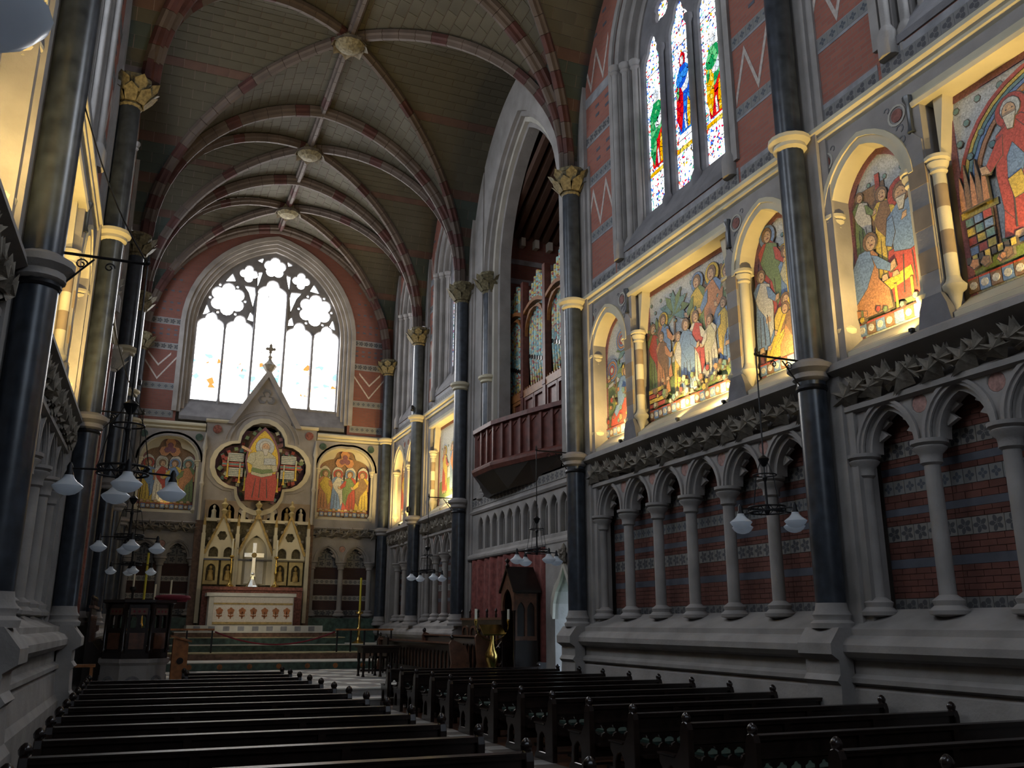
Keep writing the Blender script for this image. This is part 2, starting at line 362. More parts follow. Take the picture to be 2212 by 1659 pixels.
for i in range(10): MB().prism(circ(-.2+i*.9, .58, .085, 8), 29.985, 30.02).build('inlay_roundel', oak_orange, floor)

# ------------------------------------------------------------------ vault
A, ZSP, RISE = 4.93, 12.85, 5.35
RAD = (A*A+RISE*RISE)/(2*A)
def FZ(t):
    t = min(abs(t), 1.); return ZSP+math.sqrt(max(0, RAD*RAD-(t*A+RAD-A)**2))
ceiling = struct(MB().box(-2.6, 9.9, -6.2, 36.6, 18.75, 18.95).build('ceiling', stone_dark))
ORGAN = 3                                                    # index of the bay with the organ chamber
def tpar(n):                                                 # equal steps along the arch curve, t from 0 (crown) to 1 (springing)
    a0 = math.asin((RAD-A)/RAD); return [((RAD*math.sin(a0+(PI/2-a0)*i/n))-(RAD-A))/A for i in range(n+1)]
cells, blocks = [], []
for k in range(6):
    y0, y1 = COLY[k], COLY[k+1]; yc, hb = (y0+y1)/2, (y1-y0)/2; nr = 26
    tp = tpar(nr); sub = MB()
    for side in (-1, 1):
        for cellkind in (0, 1):                              # 0: over the nave wall (courses run across), 1: along the nave
            for v in (-1, 1):
                for i in range(nr):
                    ta, tb = tp[i], tp[i+1]
                    def P(t, s):
                        if cellkind == 0: return (XC+side*s, yc+v*t*hb, FZ(t)+.1)
                        return (XC+v*t*A, yc+side*s, FZ(t)+.1)
                    lim = (A+.42 if side > 0 else A+.9) if cellkind == 0 else hb
                    sa, sb = (ta*A, tb*A) if cellkind == 0 else (ta*hb, tb*hb)
                    up = lambda p, q=.02: (p[0], p[1], p[2]+q)
                    sub.add([up(P(ta, sa)), up(P(tb, sb)), up(P(tb, lim)), up(P(ta, lim))], [(0, 1, 2, 3)])
                    if k < 2: continue
                    if k == 2 and side < 0 and cellkind == 1: continue
                    bl = .62; off = bl/2 if i % 2 else 0; q = math.floor((min(sa, sb)-off)/bl)*bl+off
                    tm = (ta+tb)/2; mi = 0
                    if i in (16, 20): mi = 2
                    elif i in (17, 18, 19, 22, 23): mi = 1
                    elif i == 8 and cellkind == 0: mi = 2
                    g = .008; ga = (tb-ta)*.035
                    while q < lim-.02:
                        e0, e1 = q+g, min(q+bl, lim)-g
                        a0_, b0_ = max(e0, sa+g), max(e0, sb+g)
                        if e1-min(a0_, b0_) > .05:
                            a0_, b0_ = min(a0_, e1), min(b0_, e1)
                            blocks.append((k, mi, [P(ta+ga, a0_), P(tb-ga, b0_), P(tb-ga, e1), P(ta+ga, e1)]))
                        q += bl
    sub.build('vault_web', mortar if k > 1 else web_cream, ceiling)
rk = []
for b in blocks:
    c = [px(p) for p in b[2]]; xs = [p[0] for p in c]; ys = [p[1] for p in c]
    vis = min(xs) > 0 and max(xs) < 1260 and min(ys) > 0 and max(ys) < 900
    ar = abs(sum(c[i][0]*c[(i+1) % 4][1]-c[(i+1) % 4][0]*c[i][1] for i in range(4)))/2
    rk.append((-(ar if vis else 0), b))
rk.sort(key=lambda t: t[0])
def block_mesh(b, P4):
    o = [Vector(p) for p in P4]; up = [(p[0], p[1], p[2]+.03) for p in P4]
    b.add([tuple(p) for p in o]+up, [(0, 1, 2, 3), (0, 4, 5, 1), (1, 5, 6, 2), (2, 6, 7, 3), (3, 7, 4, 0)])
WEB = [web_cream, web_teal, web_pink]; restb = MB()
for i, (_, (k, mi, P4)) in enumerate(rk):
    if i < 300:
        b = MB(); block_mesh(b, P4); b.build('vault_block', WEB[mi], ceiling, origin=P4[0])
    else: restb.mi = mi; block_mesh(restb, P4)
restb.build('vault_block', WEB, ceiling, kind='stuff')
def rib(pts, bn, prof, name, every=3, single=False):
    """voussoirs along a rib; prof = outline (across, inward); bn = horizontal across-direction"""
    root = empty(name, ceiling); P = [Vector(p) for p in pts]; k = len(P); bn = Vector(bn).normalized(); fr = []
    for i in range(k):
        t = (P[min(i+1, k-1)]-P[max(i-1, 0)]).normalized(); nn = t.cross(bn).normalized()
        if nn.z > 0: nn = -nn
        fr.append(nn)
    n = len(prof); al = MB()
    for i in range(k-1):
        d = (P[i+1]-P[i])*.012; b = al if single else MB()
        vs = [tuple(P[i]+d+bn*a+fr[i]*c) for a, c in prof]+[tuple(P[i+1]-d+bn*a+fr[i+1]*c) for a, c in prof]
        b.add(vs, [tuple(range(n)), tuple(range(2*n-1, n-1, -1))]+[(q, (q+1) % n, n+(q+1) % n, n+q) for q in range(n)])
        if not single:
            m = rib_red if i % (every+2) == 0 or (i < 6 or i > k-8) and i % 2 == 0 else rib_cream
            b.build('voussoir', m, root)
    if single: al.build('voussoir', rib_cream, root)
PRT = [(-.17, -.05), (.17, -.05), (.17, .08), (.1, .12), (.09, .2), (.04, .26), (-.04, .26), (-.09, .2), (-.1, .12), (-.17, .08)]
PRD = [(-.13, -.05), (.13, -.05), (.13, .06), (.08, .1), (.05, .2), (-.05, .2), (-.08, .1), (-.13, .06)]
def arcpts(n): 
    h = tpar(n); return [-t for t in h[::-1]][:-1]+h
for k in range(7):
    y = COLY[k]-(.35 if k == 6 else 0)
    rib([(XC+t*A, y, FZ(t)) for t in arcpts(17 if k > 1 else 8)], (0, 1, 0), PRT, 'transverse_rib', 3, k < 2)
for k in range(1, 6):
    y0, y1 = COLY[k], COLY[k+1]; yc, hb = (y0+y1)/2, (y1-y0)/2
    for sg in (-1, 1):
        rib([(XC+t*A, yc+sg*t*hb, FZ(t)) for t in arcpts(19 if k > 1 else 9)], (-sg*hb, A, 0), PRD, 'diagonal_rib', 4, k < 2)
    b = MB().lathe(XC, yc, [(.1, FZ(0)-.5), (.3, FZ(0)-.42), (.42, FZ(0)-.3), (.34, FZ(0)-.16), (.3, FZ(0))], 12).build('vault_boss', capital_gilt, ceiling)
    for j in range(8):
        o = link('leaf', LEAF, ceiling, (XC+.34*math.cos(j*PI/4), yc+.34*math.sin(j*PI/4), FZ(0)-.34)); o.rotation_euler = (-1.2, 0, j*PI/4+PI/2)
ys = [2.1+i*.55 for i in range(int((35.9-2.1)/.55)+1)]
rib([(XC, y, FZ(0)) for y in ys], (1, 0, 0), PRD, 'ridge_rib', 4)
# ------------------------------------------------------------------ side walls: shared builders
walls = {}
for nm, T in (('wall_right', TR), ('wall_left', TL)):
    b = MB(T)
    if nm == 'wall_left': b.box(-6.2, 36.6, .36, .8, 5.6, 9.45)
    else: b.box(-6.2, 19.0, .36, .8, 5.6, 9.45).box(25.2, 36.6, .36, .8, 5.6, 9.45)
    if nm == 'wall_right': b.box(-6.2, 18.25, .55, .8, -.2, 5.6).box(19.95, 36.6, .55, .8, -.2, 5.6).box(18.25, 19.95, .55, .8, 3.3, 5.6)
    else: b.box(-6.2, 36.6, .55, .8, -.2, 5.6)
    walls[nm] = struct(b.build(nm, stone))
wall_end = struct(MB(TE).box(-2.4, 9.9, .5, .9, -.2, 9.5).build('wall_end', stone))
wall_back = struct(MB().box(-2.6, 9.9, -6.4, -5.8, -.2, 18.9).build('wall_back', stone))
side_name = {1: 'right', -1: 'left'}
ntrim = [0]; nwin = [0]
def trim(b, m, smooth=False):
    ntrim[0] += 1; return struct(b.build('trim_%d' % ntrim[0], m, None, smooth))
def zig(b, u0, u1, z0, z1, n, w, d0, d1, inv=False):            # stepped zigzag of pale bricks
    st = (u1-u0)/n
    for i in range(n):
        a, c = (z0, z1) if (i % 2 == 0) != inv else (z1, z0)
        p = [(u0+i*st+(st*j/6), a+(c-a)*j/6) for j in range(7)]
        b.strip([(x, z-w/2) for x, z in p], [(x, z+w/2) for x, z in p], d0, d1)
def band_tiles(T, u0, u1, z0, z1, d, m, parent, name='band_tile', wd=None):
    n = max(1, round((u1-u0)/(wd or (z1-z0)*1.05))); w = (u1-u0)/n; cache = None
    for i in range(n):
        c = T(u0+(i+.5)*w, d, (z0+z1)/2)
        if cache is None:
            b = MB(lambda u, dd, z: tuple(Vector(T(u0+.5*w+u, d+dd, (z0+z1)/2+z))-Vector(T(u0+.5*w, d, (z0+z1)/2)))); b.box(-w/2+.004, w/2-.004, 0, .03, -(z1-z0)/2+.004, (z1-z0)/2-.004)
            cache = b.mesh(name, m)
        link(name, cache, parent, c)
# capital: bell, leaves and abacus (joined as one carved piece)
def capital(b, x, y, z0, z1, r, big=True, n=12):
    h = z1-z0
    b.lathe(x, y, [(r, z0-.02), (r*1.18, z0+.04*h), (r*1.05, z0+.12*h), (r*1.1, z0+.4*h), (r*1.55, z0+.74*h), (r*1.7, z0+.8*h)], n)
    b.lathe(x, y, [(r*1.5, z1-.22*h), (r*1.85, z1-.16*h), (r*1.85, z1-.05*h), (r*1.7, z1)], 8 if big else n, PI/8)
    if big:
        for ring, zz, rr in ((0, .32, 1.25), (1, .62, 1.55)):
            for j in range(8):
                a = (j+.5*ring)*PI/4; c, s = math.cos(a), math.sin(a); R0 = r*rr; q = h*.25
                b.add([(x+c*R0-s*q*.6, y+s*R0+c*q*.6, z0+h*(zz-.22)), (x+c*R0+s*q*.6, y+s*R0-c*q*.6, z0+h*(zz-.22)), (x+c*(R0+q*.9)+s*q*.8, y+s*(R0+q*.9)-c*q*.8, z0+h*(zz+.06)), (x+c*(R0+q*1.5), y+s*(R0+q*1.5), z0+h*(zz+.2)), (x+c*(R0+q*.9)-s*q*.8, y+s*(R0+q*.9)+c*q*.8, z0+h*(zz+.06)), (x+c*r*.8, y+s*r*.8, z0+h*(zz-.1))],
                      [(0, 1, 2, 3, 4), (0, 5, 1), (1, 5, 2), (2, 5, 3), (3, 5, 4), (4, 5, 0)])
def ringmould(b, x, y, z, r, h=.22, n=16):
    b.lathe(x, y, [(r, z-h*.6), (r+.06, z-h*.45), (r+.05, z-h*.2), (r+.13, z), (r+.13, z+h*.25), (r+.05, z+h*.4), (r, z+h*.5)], n)
SHAFT_R = .205
def big_column(x, y, label, ztop=12.15, rings=True, r=SHAFT_R, z0=1.85):
    t = thing('marble_column', label, 'column', (x, y, z0), 'tall wall shafts')
    b = MB().lathe(x, y, [(r, z0+.3), (r, ztop)], 18); child('shaft', b, marble_blue, t, True)
    b = MB().lathe(x, y, [(r+.08, z0-.02), (r+.09, z0+.05), (r+.04, z0+.09), (r+.04, z0+.12), (r+.06, z0+.16), (r+.02, z0+.22), (r, z0+.32)], 18); child('base', b, stone, t, True)
    b = MB(); capital(b, x, y, ztop, ztop+.68, r, True); child('capital', b, capital_gilt if r > .19 else stone_pale, t)
    if rings:
        b = MB(); ringmould(b, x, y, 5.52, r, .3); child('ring', b, stone, t, True)
        b = MB(); ringmould(b, x, y, 9.3, r, .26); child('ring', b, stone_buff, t, True)
    return t
def frieze(T, rot, u0, u1, zc, step_, parent):
    n = max(1, round((u1-u0)/step_)); w = (u1-u0)/n
    for i in range(n):
        o = link('carved_leaf', LEAF, parent, T(u0+(i+.5)*w, -.03, zc+(.05 if i % 2 else -.04))); o.rotation_euler = (.25+random.uniform(-.2, .2), (.5 if i % 2 else -.5)+random.uniform(-.5, .5), rot); q = random.uniform(.8, 1.05)
        o.scale = (q, 1.1, q)
nbrick = [0]
def niche_back(T, u0, u1, z0, z1, d, parent, real, ax):
    """striped back wall of a blind arch: brick courses and inlaid bands"""
    bands = [(2.02, 2.22, 'tile', tile_scroll), (2.62, 2.74, 'blue', None), (2.98, 3.2, 'tile', tile_leaf), (3.33, 3.43, 'blue', None), (3.62, 3.82, 'tile', tile_ring), (3.9, 4.0, 'blue', None), (4.12, 4.34, 'tile', tile_leaf)]
    if ax == 'X': bands = [(2.2, 2.42, 'tile', tile_leaf), (2.78, 2.98, 'tile', tile_pale), (3.42, 3.62, 'tile', tile_pale), (4.08, 4.38, 'tile', tile_leaf), (4.38, 4.68, 'tile', tile_ring), (4.68, 4.85, 'tile', tile_leaf)]
    bands = [q for q in bands if q[1] < z1 and q[0] >= z0-.02]
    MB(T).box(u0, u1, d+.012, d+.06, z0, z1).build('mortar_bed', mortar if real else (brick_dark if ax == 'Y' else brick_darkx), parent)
    for a, b_, kind, m in bands:
        if kind == 'tile': band_tiles(T, u0, u1, a, b_, d, m, parent, 'tile')
        else: MB(T).box(u0, u1, d, d+.03, a, b_).build('stone_band', brick_blue, parent)
    z = z0; row = 0; bh = .0775; fields = []; prev = z0
    for a, b_, *_ in bands+[(z1, z1)]:
        if a-prev > .05: fields.append((prev, a))
        prev = b_
    if not real: return
    joined = MB(T); L = .245
    for f0, f1 in fields:
        nrow = max(1, round((f1-f0)/bh)); h = (f1-f0)/nrow
        for r_ in range(nrow):
            u = u0-(L/2 if r_ % 2 else 0)
            while u < u1-.02:
                a, c = max(u, u0)+.004, min(u+L, u1)-.004
                if c-a > .03:
                    if nbrick[0] < 300 and real == 1:
                        nbrick[0] += 1; w = round(c-a, 3); key = ('brick', id(T), w, round(h, 3))
                        if key not in MATS:
                            bb = MB(lambda uu, dd, zz: tuple(Vector(T(uu, dd, zz))-Vector(T(0, 0, 0)))); bb.box(-w/2, w/2, 0, .02, -h/2+.004, h/2-.004); MATS[key] = bb.mesh('brick', brick_one)
                        link('brick', MATS[key], parent, T((a+c)/2, d+random.uniform(-.002, .002), f0+(r_+.5)*h))
                    else: joined.box(a, c, d, d+.02, f0+r_*h+.004, f0+(r_+1)*h-.004)
                u += L
    if joined.v: joined.build('brick', brick_one, parent, kind='stuff')
def arcade(T, u0, n, pitch, label, real, ax='Y', zcap=3.95, zsill=1.87, ztop=4.88, dcol=.12):
    """blind arcade: n arches on n+1 colonnettes"""
    t = thing('blind_arcade', label, 'arcade', T(u0, 0, zsill), 'blind arcades along the walls')
    cap = zcap+.24; hwo = pitch/2
    def cs(bm): return bm
    # front sheet with the arch openings, roundels pierced
    u1 = u0+n*pitch; holes = [opening(u0+(i+.5)*pitch, hwo-.12, cap-.02, cap, .62, 8)[1:-1] for i in range(n)]
    pl = [(u0-.2, cap-.01), (u0-.2, ztop), (u1+.2, ztop), (u1+.2, cap-.01)]
    for i in range(n-1, -1, -1):
        o_ = opening(u0+(i+.5)*pitch, hwo-.13, cap, cap+.02, .60, 8); pl += [(q[0], max(q[1], cap-.01)) for q in o_[::-1]]
    rd = [circ(u0+i*pitch, cap+.50, .125, 12) for i in range(1, n)]
    child('arch_sheet', MB(T).plate(pl, rd, .02, .3, .012), stone, t)
    for i in range(1, n): child('roundel', MB(T).prism(circ(u0+i*pitch, cap+.50, .12, 12), .035, .14), marble_pink, t)
    for i in range(n):
        c = u0+(i+.5)*pitch
        p = opening(c, hwo-.13, cap, cap+.02, .60, 8); q = opening(c, hwo-.03, cap, cap+.02, .70, 8); r_ = opening(c, hwo-.21, cap, cap+.02, .52, 8); s_ = opening(c, hwo-.08, cap, cap+.02, .65, 8)
        b = MB(T); b.strip(s_, q, -.03, .05); b.strip(p, s_, -.0, .05); b.strip(r_, p, .09, .3); child('arch_moulding', b, stone, t)
        b = MB(T)
        for sg in (-1, 1):
            for tt, q2 in ((.36, .17), (.68, .13)):
                zz = cap+.02+.52*math.sin(tt*1.35); uu = c+sg*(hwo-.21)*math.cos(tt*1.25)
                b.prism([(uu, zz-.1), (uu-sg*q2, zz-.03), (uu-sg*.01, zz+.1)], .2, .27)
        child('cusp', b, stone, t, kind='stuff')
        niche_back(T, u0+i*pitch, u0+(i+1)*pitch, zsill+.12, cap+.58, .42, t, real, ax)
    for i in range(n+1):
        x, y, _ = T(u0+i*pitch, dcol, 0); r = .105
        s = child('colonnette', MB().lathe(x, y, [(r, zsill+.36), (r*.96, zcap)], 12), stone, t, True)
        child('capital', MB().lathe(x, y, [(r, zcap-.08), (r+.035, zcap-.05), (r+.03, zcap), (r+.04, zcap+.06), (r+.1, zcap+.12), (r+.11, zcap+.15), (r+.08, zcap+.17), (r+.13, zcap+.2), (r+.13, zcap+.25)], 14), stone, s, True)
        child('base', MB().lathe(x, y, [(.02, zsill-.02), (r*.9, zsill+.1), (r+.13, zsill+.13), (r+.14, zsill+.18), (r+.07, zsill+.24), (r+.09, zsill+.3), (r, zsill+.37)], 14), stone, s, True)
    return t
def plinth(T, u0, u1, name):
    P = [(.55, FL-.2), (-.42, FL-.2), (-.42, .62), (-.36, .72), (-.32, 1.05), (-.27, 1.10), (-.36, 1.14), (-.36, 1.2), (-.27, 1.25), (-.27, 1.42), (-.4, 1.46), (-.46, 1.53), (-.46, 1.62), (-.4, 1.7), (-.3, 1.74), (-.3, 1.82), (-.2, 1.85), (.3, 2.08), (.55, 2.08)]
    return struct(MB(T).run(P, u0, u1).build(name, stone))
def cornice(T, rot, u0, u1):
    P = [(.5, 5.62), (-.06, 5.62), (-.2, 5.54), (-.22, 5.44), (-.1, 5.38), (.0, 5.33), (.08, 5.28), (.08, 4.98), (.0, 4.93), (-.07, 4.9), (-.07, 4.83), (.0, 4.8), (.5, 4.8)]
    o = trim(MB(T).run(P, u0, u1), stone)
    frieze(T, rot, u0+.1, u1-.1, 5.12, .25, o); return o
def string(T, u0, u1):
    o = trim(MB(T).run([(.4, 9.16), (.02, 9.16), (-.07, 9.22), (-.07, 9.27), (-.03, 9.3), (-.12, 9.36), (-.12, 9.43), (.0, 9.5), (.4, 9.5)], u0, u1), stone_buff); return o
# ------------------------------------------------------------------ mosaic pictures
KEYS = list(MZ); MLIST = [MZ[k] for k in KEYS]
class Pic:
    """flat picture in a panel: x runs 0..1 from the viewer's left, z in metres; every figure is a shallow relief of its own"""
    def __init__(s, T, u0, u1, sgn, root, d=.31): s.T, s.u0, s.u1, s.sgn, s.root, s.d, s.layer, s.w = T, u0, u1, sgn, root, d, 0, u1-u0; s.outline = True
    def U(s, x): return s.u0+x*s.w if s.sgn > 0 else s.u1-x*s.w
    def start(s): s.b = MB(s.T); s.layer += 1; s.k = 0
    def poly(s, pts, key):
        d0 = s.d-.004*s.layer-.0012*s.k; s.k += 1
        if key != 'dark' and s.outline:                # dark tesserae round every shape
            n = len(pts); cu, cz = sum(q[0] for q in pts)/n, sum(q[1] for q in pts)/n; o = []
            for a, z in pts: L = math.hypot(a-cu, z-cz) or 1; o.append((a+(a-cu)/L*.011, z+(z-cz)/L*.011))
            s.b.mi = KEYS.index('dark'); s.b.prism(o, d0+.0007, d0+.05)
        s.b.mi = KEYS.index(key); s.b.prism(pts, d0, d0+.05)
    def done(s, name, kind=None): return child(name, s.b, MLIST, s.root, kind=kind)
    def shape(s, name, pts, key): s.start(); s.poly(pts, key); return s.done(name)
    def fig(s, x, z, h, robe, cloak, halo=None, pose='stand', dr=1, hair='brown', skin='flesh', extra=None):
        s.start(); c = s.U(x); g = s.sgn*dr
        P = lambda L: [(c+g*a*h, z+b*h) for a, b in L]
        if pose == 'stand':
            hd = (.01, .915); R = .062
            if halo: s.poly([(c+g*hd[0]*h+.125*h*math.cos(i*PI/8), z+hd[1]*h+.125*h*math.sin(i*PI/8)) for i in range(16)], halo)
            s.poly(P([(-.15, .03), (-.14, .35), (-.11, .6), (-.15, .77), (-.06, .85), (.06, .85), (.15, .77), (.12, .6), (.15, .35), (.2, .02), (.04, .0)]), robe)
            s.poly(P([(.0, .85), (.15, .78), (.19, .5), (.17, .22), (.1, .12), (.04, .4), (-.08, .55), (-.12, .66)]), cloak)
            for a in (-.08, .0, .09): s.poly(P([(a, .06), (a+.012, .06), (a*.8+.008, .42), (a*.8, .42)]), 'dark')
            s.poly(P([(.1, .76), (.15, .74), (.27, .58), (.24, .53), (.12, .62)]), robe); s.poly(P([(.23, .53), (.3, .55), (.31, .61), (.26, .6)]), skin)
            s.poly(P([(-.1, -.02), (-.02, -.02), (-.03, .04), (-.09, .04)]), skin); s.poly(P([(.04, -.02), (.13, -.02), (.11, .03), (.05, .03)]), skin)
        elif pose == 'kneel':
            hd = (.08, .76); R = .075
            if halo: s.poly([(c+g*hd[0]*h+.13*h*math.cos(i*PI/8), z+hd[1]*h+.13*h*math.sin(i*PI/8)) for i in range(16)], halo)
            s.poly(P([(-.42, .0), (-.38, .14), (-.2, .3), (-.16, .55), (-.06, .68), (.08, .7), (.16, .6), (.14, .35), (.26, .2), (.28, .0)]), robe)
            s.poly(P([(-.08, .69), (.06, .7), (.1, .5), (-.02, .3), (-.24, .12), (-.3, .2), (-.18, .35), (-.18, .56)]), cloak)
            s.poly(P([(.08, .62), (.16, .58), (.34, .42), (.31, .36), (.14, .46)]), cloak); s.poly(P([(.3, .36), (.38, .4), (.37, .47), (.32, .45)]), skin)
        elif pose == 'sit':
            hd = (.02, .88); R = .07
            if halo: s.poly([(c+g*hd[0]*h+.15*h*math.cos(i*PI/8), z+hd[1]*h+.15*h*math.sin(i*PI/8)) for i in range(16)], halo)
            s.poly(P([(-.24, .0), (-.25, .3), (-.22, .44), (.22, .44), (.25, .3), (.22, .0)]), cloak)
            s.poly(P([(-.17, .42), (-.16, .6), (-.2, .72), (-.08, .81), (.08, .81), (.2, .72), (.17, .55), (.16, .42), (.0, .38)]), robe)
            for a in (-.14, -.03, .1): s.poly(P([(a, .04), (a+.015, .04), (a*.7+.01, .36), (a*.7, .36)]), 'dark')
            s.poly(P([(.14, .72), (.2, .7), (.24, .5), (.18, .47), (.13, .58)]), robe)
        s.poly(P([(hd[0]+R*1.25*math.cos(i*PI/6), hd[1]+.012+R*1.3*math.sin(i*PI/6)) for i in range(12)]), hair)
        s.poly(P([(hd[0]+.012+R*.85*math.cos(i*PI/6), hd[1]-.008+R*1.05*math.sin(i*PI/6)) for i in range(12)]), skin)
        for e in (-.018, .03): s.poly(P([(hd[0]+e+.009*math.cos(i*PI/2), hd[1]+.01+.007*math.sin(i*PI/2)) for i in range(4)]), 'dark')
        s.poly(P([(hd[0]+.005, hd[1]-.035), (hd[0]+.03, hd[1]-.035), (hd[0]+.028, hd[1]-.028), (hd[0]+.007, hd[1]-.028)]), 'red')
        if extra == 'beard': s.poly(P([(hd[0]-.04, hd[1]-.03), (hd[0]+.06, hd[1]-.03), (hd[0]+.04, hd[1]-.13), (hd[0]+.0, hd[1]-.14)]), 'white')
        if extra == 'staff': s.poly(P([(.27, .0), (.285, .0), (.3, 1.05), (.285, 1.05)]), 'gold')
        return s.done('mosaic_figure')
    def tree(s, x, z, h, a='green', b='teal'):
        s.start(); c = s.U(x)
        s.poly([(c-.03*h, z), (c+.03*h, z), (c+.015*h, z+.7*h), (c-.015*h, z+.7*h)], 'brown')
        for i in range(9):
            t = PI*(-.15+1.3*i/8); q = (math.cos(t)*.34*h, math.sin(t)*.3*h)
            s.poly([(c, z+.66*h), (c+q[0]*.6-q[1]*.16, z+.7*h+q[1]*.6+q[0]*.16), (c+q[0], z+.68*h+q[1]), (c+q[0]*.6+q[1]*.16, z+.7*h+q[1]*.6-q[0]*.16)], a if i % 2 else b)
        return s.done('mosaic_tree')
    def dots(s, zs, key='teal', n=6, r=.035):
        s.start()
        for k, z in enumerate(zs):
            for i in range(n): s.poly(circ(s.U((i+.5+(k % 2)*.4)/(n+.4)), z, r, 6), key)
        s.done('mosaic_stars', 'stuff')
    def flowers(s, z0, z1, n):
        s.start()
        for i in range(n):
            a, z = s.U(random.uniform(.03, .97)), random.uniform(z0, z1); r = random.uniform(.03, .07)
            s.poly(foil(a, z, r*.6, r*.5, 5, 0, 3), random.choice(['green', 'green', 'yellow', 'orange', 'teal', 'pale', 'red', 'brown']))
        s.done('mosaic_flowers', 'stuff')
def pic_frame(p, outline, z0, border=True):
    """ground, patterned border and the row of tiles along the foot of a panel"""
    child('mosaic_ground', MB(p.T).prism(outline, .31, .36), MZ['sky' if p.T is not TE else 'brown'], p.root)
    cu = (p.u0+p.u1)/2; zc = z0+1.2
    inn = [(cu+(u-cu)*(1-.10/max(.3, abs(p.w)/2)), z0+(z-z0)*.965 if z > z0+.5 else z) for u, z in outline]
    b = MB(p.T); b.strip(outline, inn, .296, .33, True); child('mosaic_border', b, MZ['purple'], p.root)
    if border:
        n = max(3, round(p.w/.17)); w = p.w/n
        for i in range(n):
            u = p.u0+i*w; b = MB(p.T); b.mi = KEYS.index('blue' if i % 2 else 'brown'); b.box(u+.006, u+w-.006, .27, .31, z0+.03, z0+.2)
            b.mi = KEYS.index('white'); b.prism(circ(u+w/2, z0+.115, .055, 8), .262, .29); b.mi = KEYS.index('red'); b.box(u+.006, u+w-.006, .268, .3, z0+.2, z0+.225)
            child('border_tile', b, MLIST, p.root)
def ground(p, z0, z1, key='green'):
    p.shape('mosaic_field', [(p.u0+.03, z0+.22), (p.u1-.03, z0+.22), (p.u1-.03, z1), ((p.u0+p.u1)/2, z1+.08), (p.u0+.03, z1)], key)
def scene_crowd(p, z0):
    ground(p, z0, z0+1.0); p.dots([z0+2.5, z0+2.3, z0+2.1, z0+1.9], n=8); p.tree(.33, z0+.9, 1.7); p.tree(.12, z0+.9, 1.3, 'brown', 'green')
    p.shape('mosaic_hill', [(p.U(.5), z0+1.2), (p.U(1), z0+1.1), (p.U(1), z0+2.2), (p.U(.86), z0+2.5), (p.U(.62), z0+2.3)], 'brown')
    for f in ((.07, .62, 1.45, 'green', 'red', None), (.2, .75, 1.4, 'orange', 'blue', 'gold'), (.17, .45, 1.35, 'orange', 'brown', None), (.62, .95, 1.6, 'green', 'yellow', 'blue'), (.78, .8, 1.75, 'blue', 'orange', 'gold'), (.93, .9, 1.5, 'orange', 'green', 'gold'), (.88, .55, 1.25, 'blue', 'yellow', None), (.38, .35, 1.25, 'yellow', 'white', None), (.58, .38, 1.45, 'white', 'red', None), (.47, .28, 1.5, 'blue', 'blue', None), (.74, .4, 1.2, 'white', 'pale', None)):
        p.fig(f[0], z0+f[1], f[2], f[3], f[4], f[5], dr=1 if f[0] < .6 else -1)
    for i in range(4): p.shape('mosaic_step', rect(*sorted((p.U(.02), p.U(.2))), z0+.26+i*.1, z0+.34+i*.1), 'yellow' if i % 2 else 'red')
    p.flowers(z0+.25, z0+.6, 34)
def scene_court(p, z0):
    ground(p, z0, z0+.8, 'brown'); p.dots([z0+2.35, z0+2.2], n=4)
    p.shape('mosaic_throne', rect(*sorted((p.U(.1), p.U(.6))), z0+.8, z0+2.1), 'purple')
    for i in range(5): p.fig(.45+.12*i, z0+1.2-.02*i, .95, 'orange', 'brown', 'gold' if i % 2 else 'orange')
    p.fig(.3, z0+.95, 1.65, 'red', 'green', 'blue', extra='staff'); p.fig(.62, z0+.8, 1.3, 'blue', 'pale'); p.fig(.14, z0+.45, 1.45, 'blue', 'white')
    p.fig(.84, z0+.35, 1.3, 'green', 'white', dr=-1); p.fig(.5, z0+.25, 1.2, 'yellow', 'yellow', pose='kneel'); p.fig(.62, z0+.22, 1.05, 'orange', 'brown', pose='kneel', dr=-1)
    p.shape('mosaic_ladder', [(p.U(.2), z0+.3), (p.U(.26), z0+.3), (p.U(.86), z0+1.5), (p.U(.82), z0+1.55)], 'gold')
def scene_table(p, z0):
    ground(p, z0, z0+.9, 'green'); p.dots([z0+2.3], n=4)
    p.shape('mosaic_wall', rect(*sorted((p.U(.02), p.U(.55))), z0+.9, z0+2.25), 'brown'); p.shape('mosaic_drape', [(p.U(.02), z0+1.1), (p.U(.35), z0+1.2), (p.U(.42), z0+1.5), (p.U(.02), z0+1.65)], 'purple')
    p.shape('mosaic_pole', [(p.U(.42), z0+.9), (p.U(.48), z0+.9), (p.U(.5), z0+2.4), (p.U(.44), z0+2.4)], 'red')
    p.fig(.2, z0+1.25, 1.0, 'green', 'white', dr=1); p.fig(.5, z0+.75, 1.4, 'yellow', 'brown'); p.fig(.8, z0+.35, 1.75, 'blue', 'red', 'red', pose='sit', dr=-1, extra='beard')
    p.shape('mosaic_table', [(p.U(.38), z0+.52), (p.U(.8), z0+.62), (p.U(.78), z0+.78), (p.U(.4), z0+.7)], 'gold')
    for a in (.42, .55, .76): p.shape('mosaic_table_leg', [(p.U(a), z0+.25), (p.U(a+.03), z0+.25), (p.U(a+.03), z0+.6), (p.U(a), z0+.6)], 'gold')
    p.fig(.22, z0+.28, 1.45, 'orange', 'blue', pose='kneel'); p.flowers(z0+.25, z0+.4, 10)
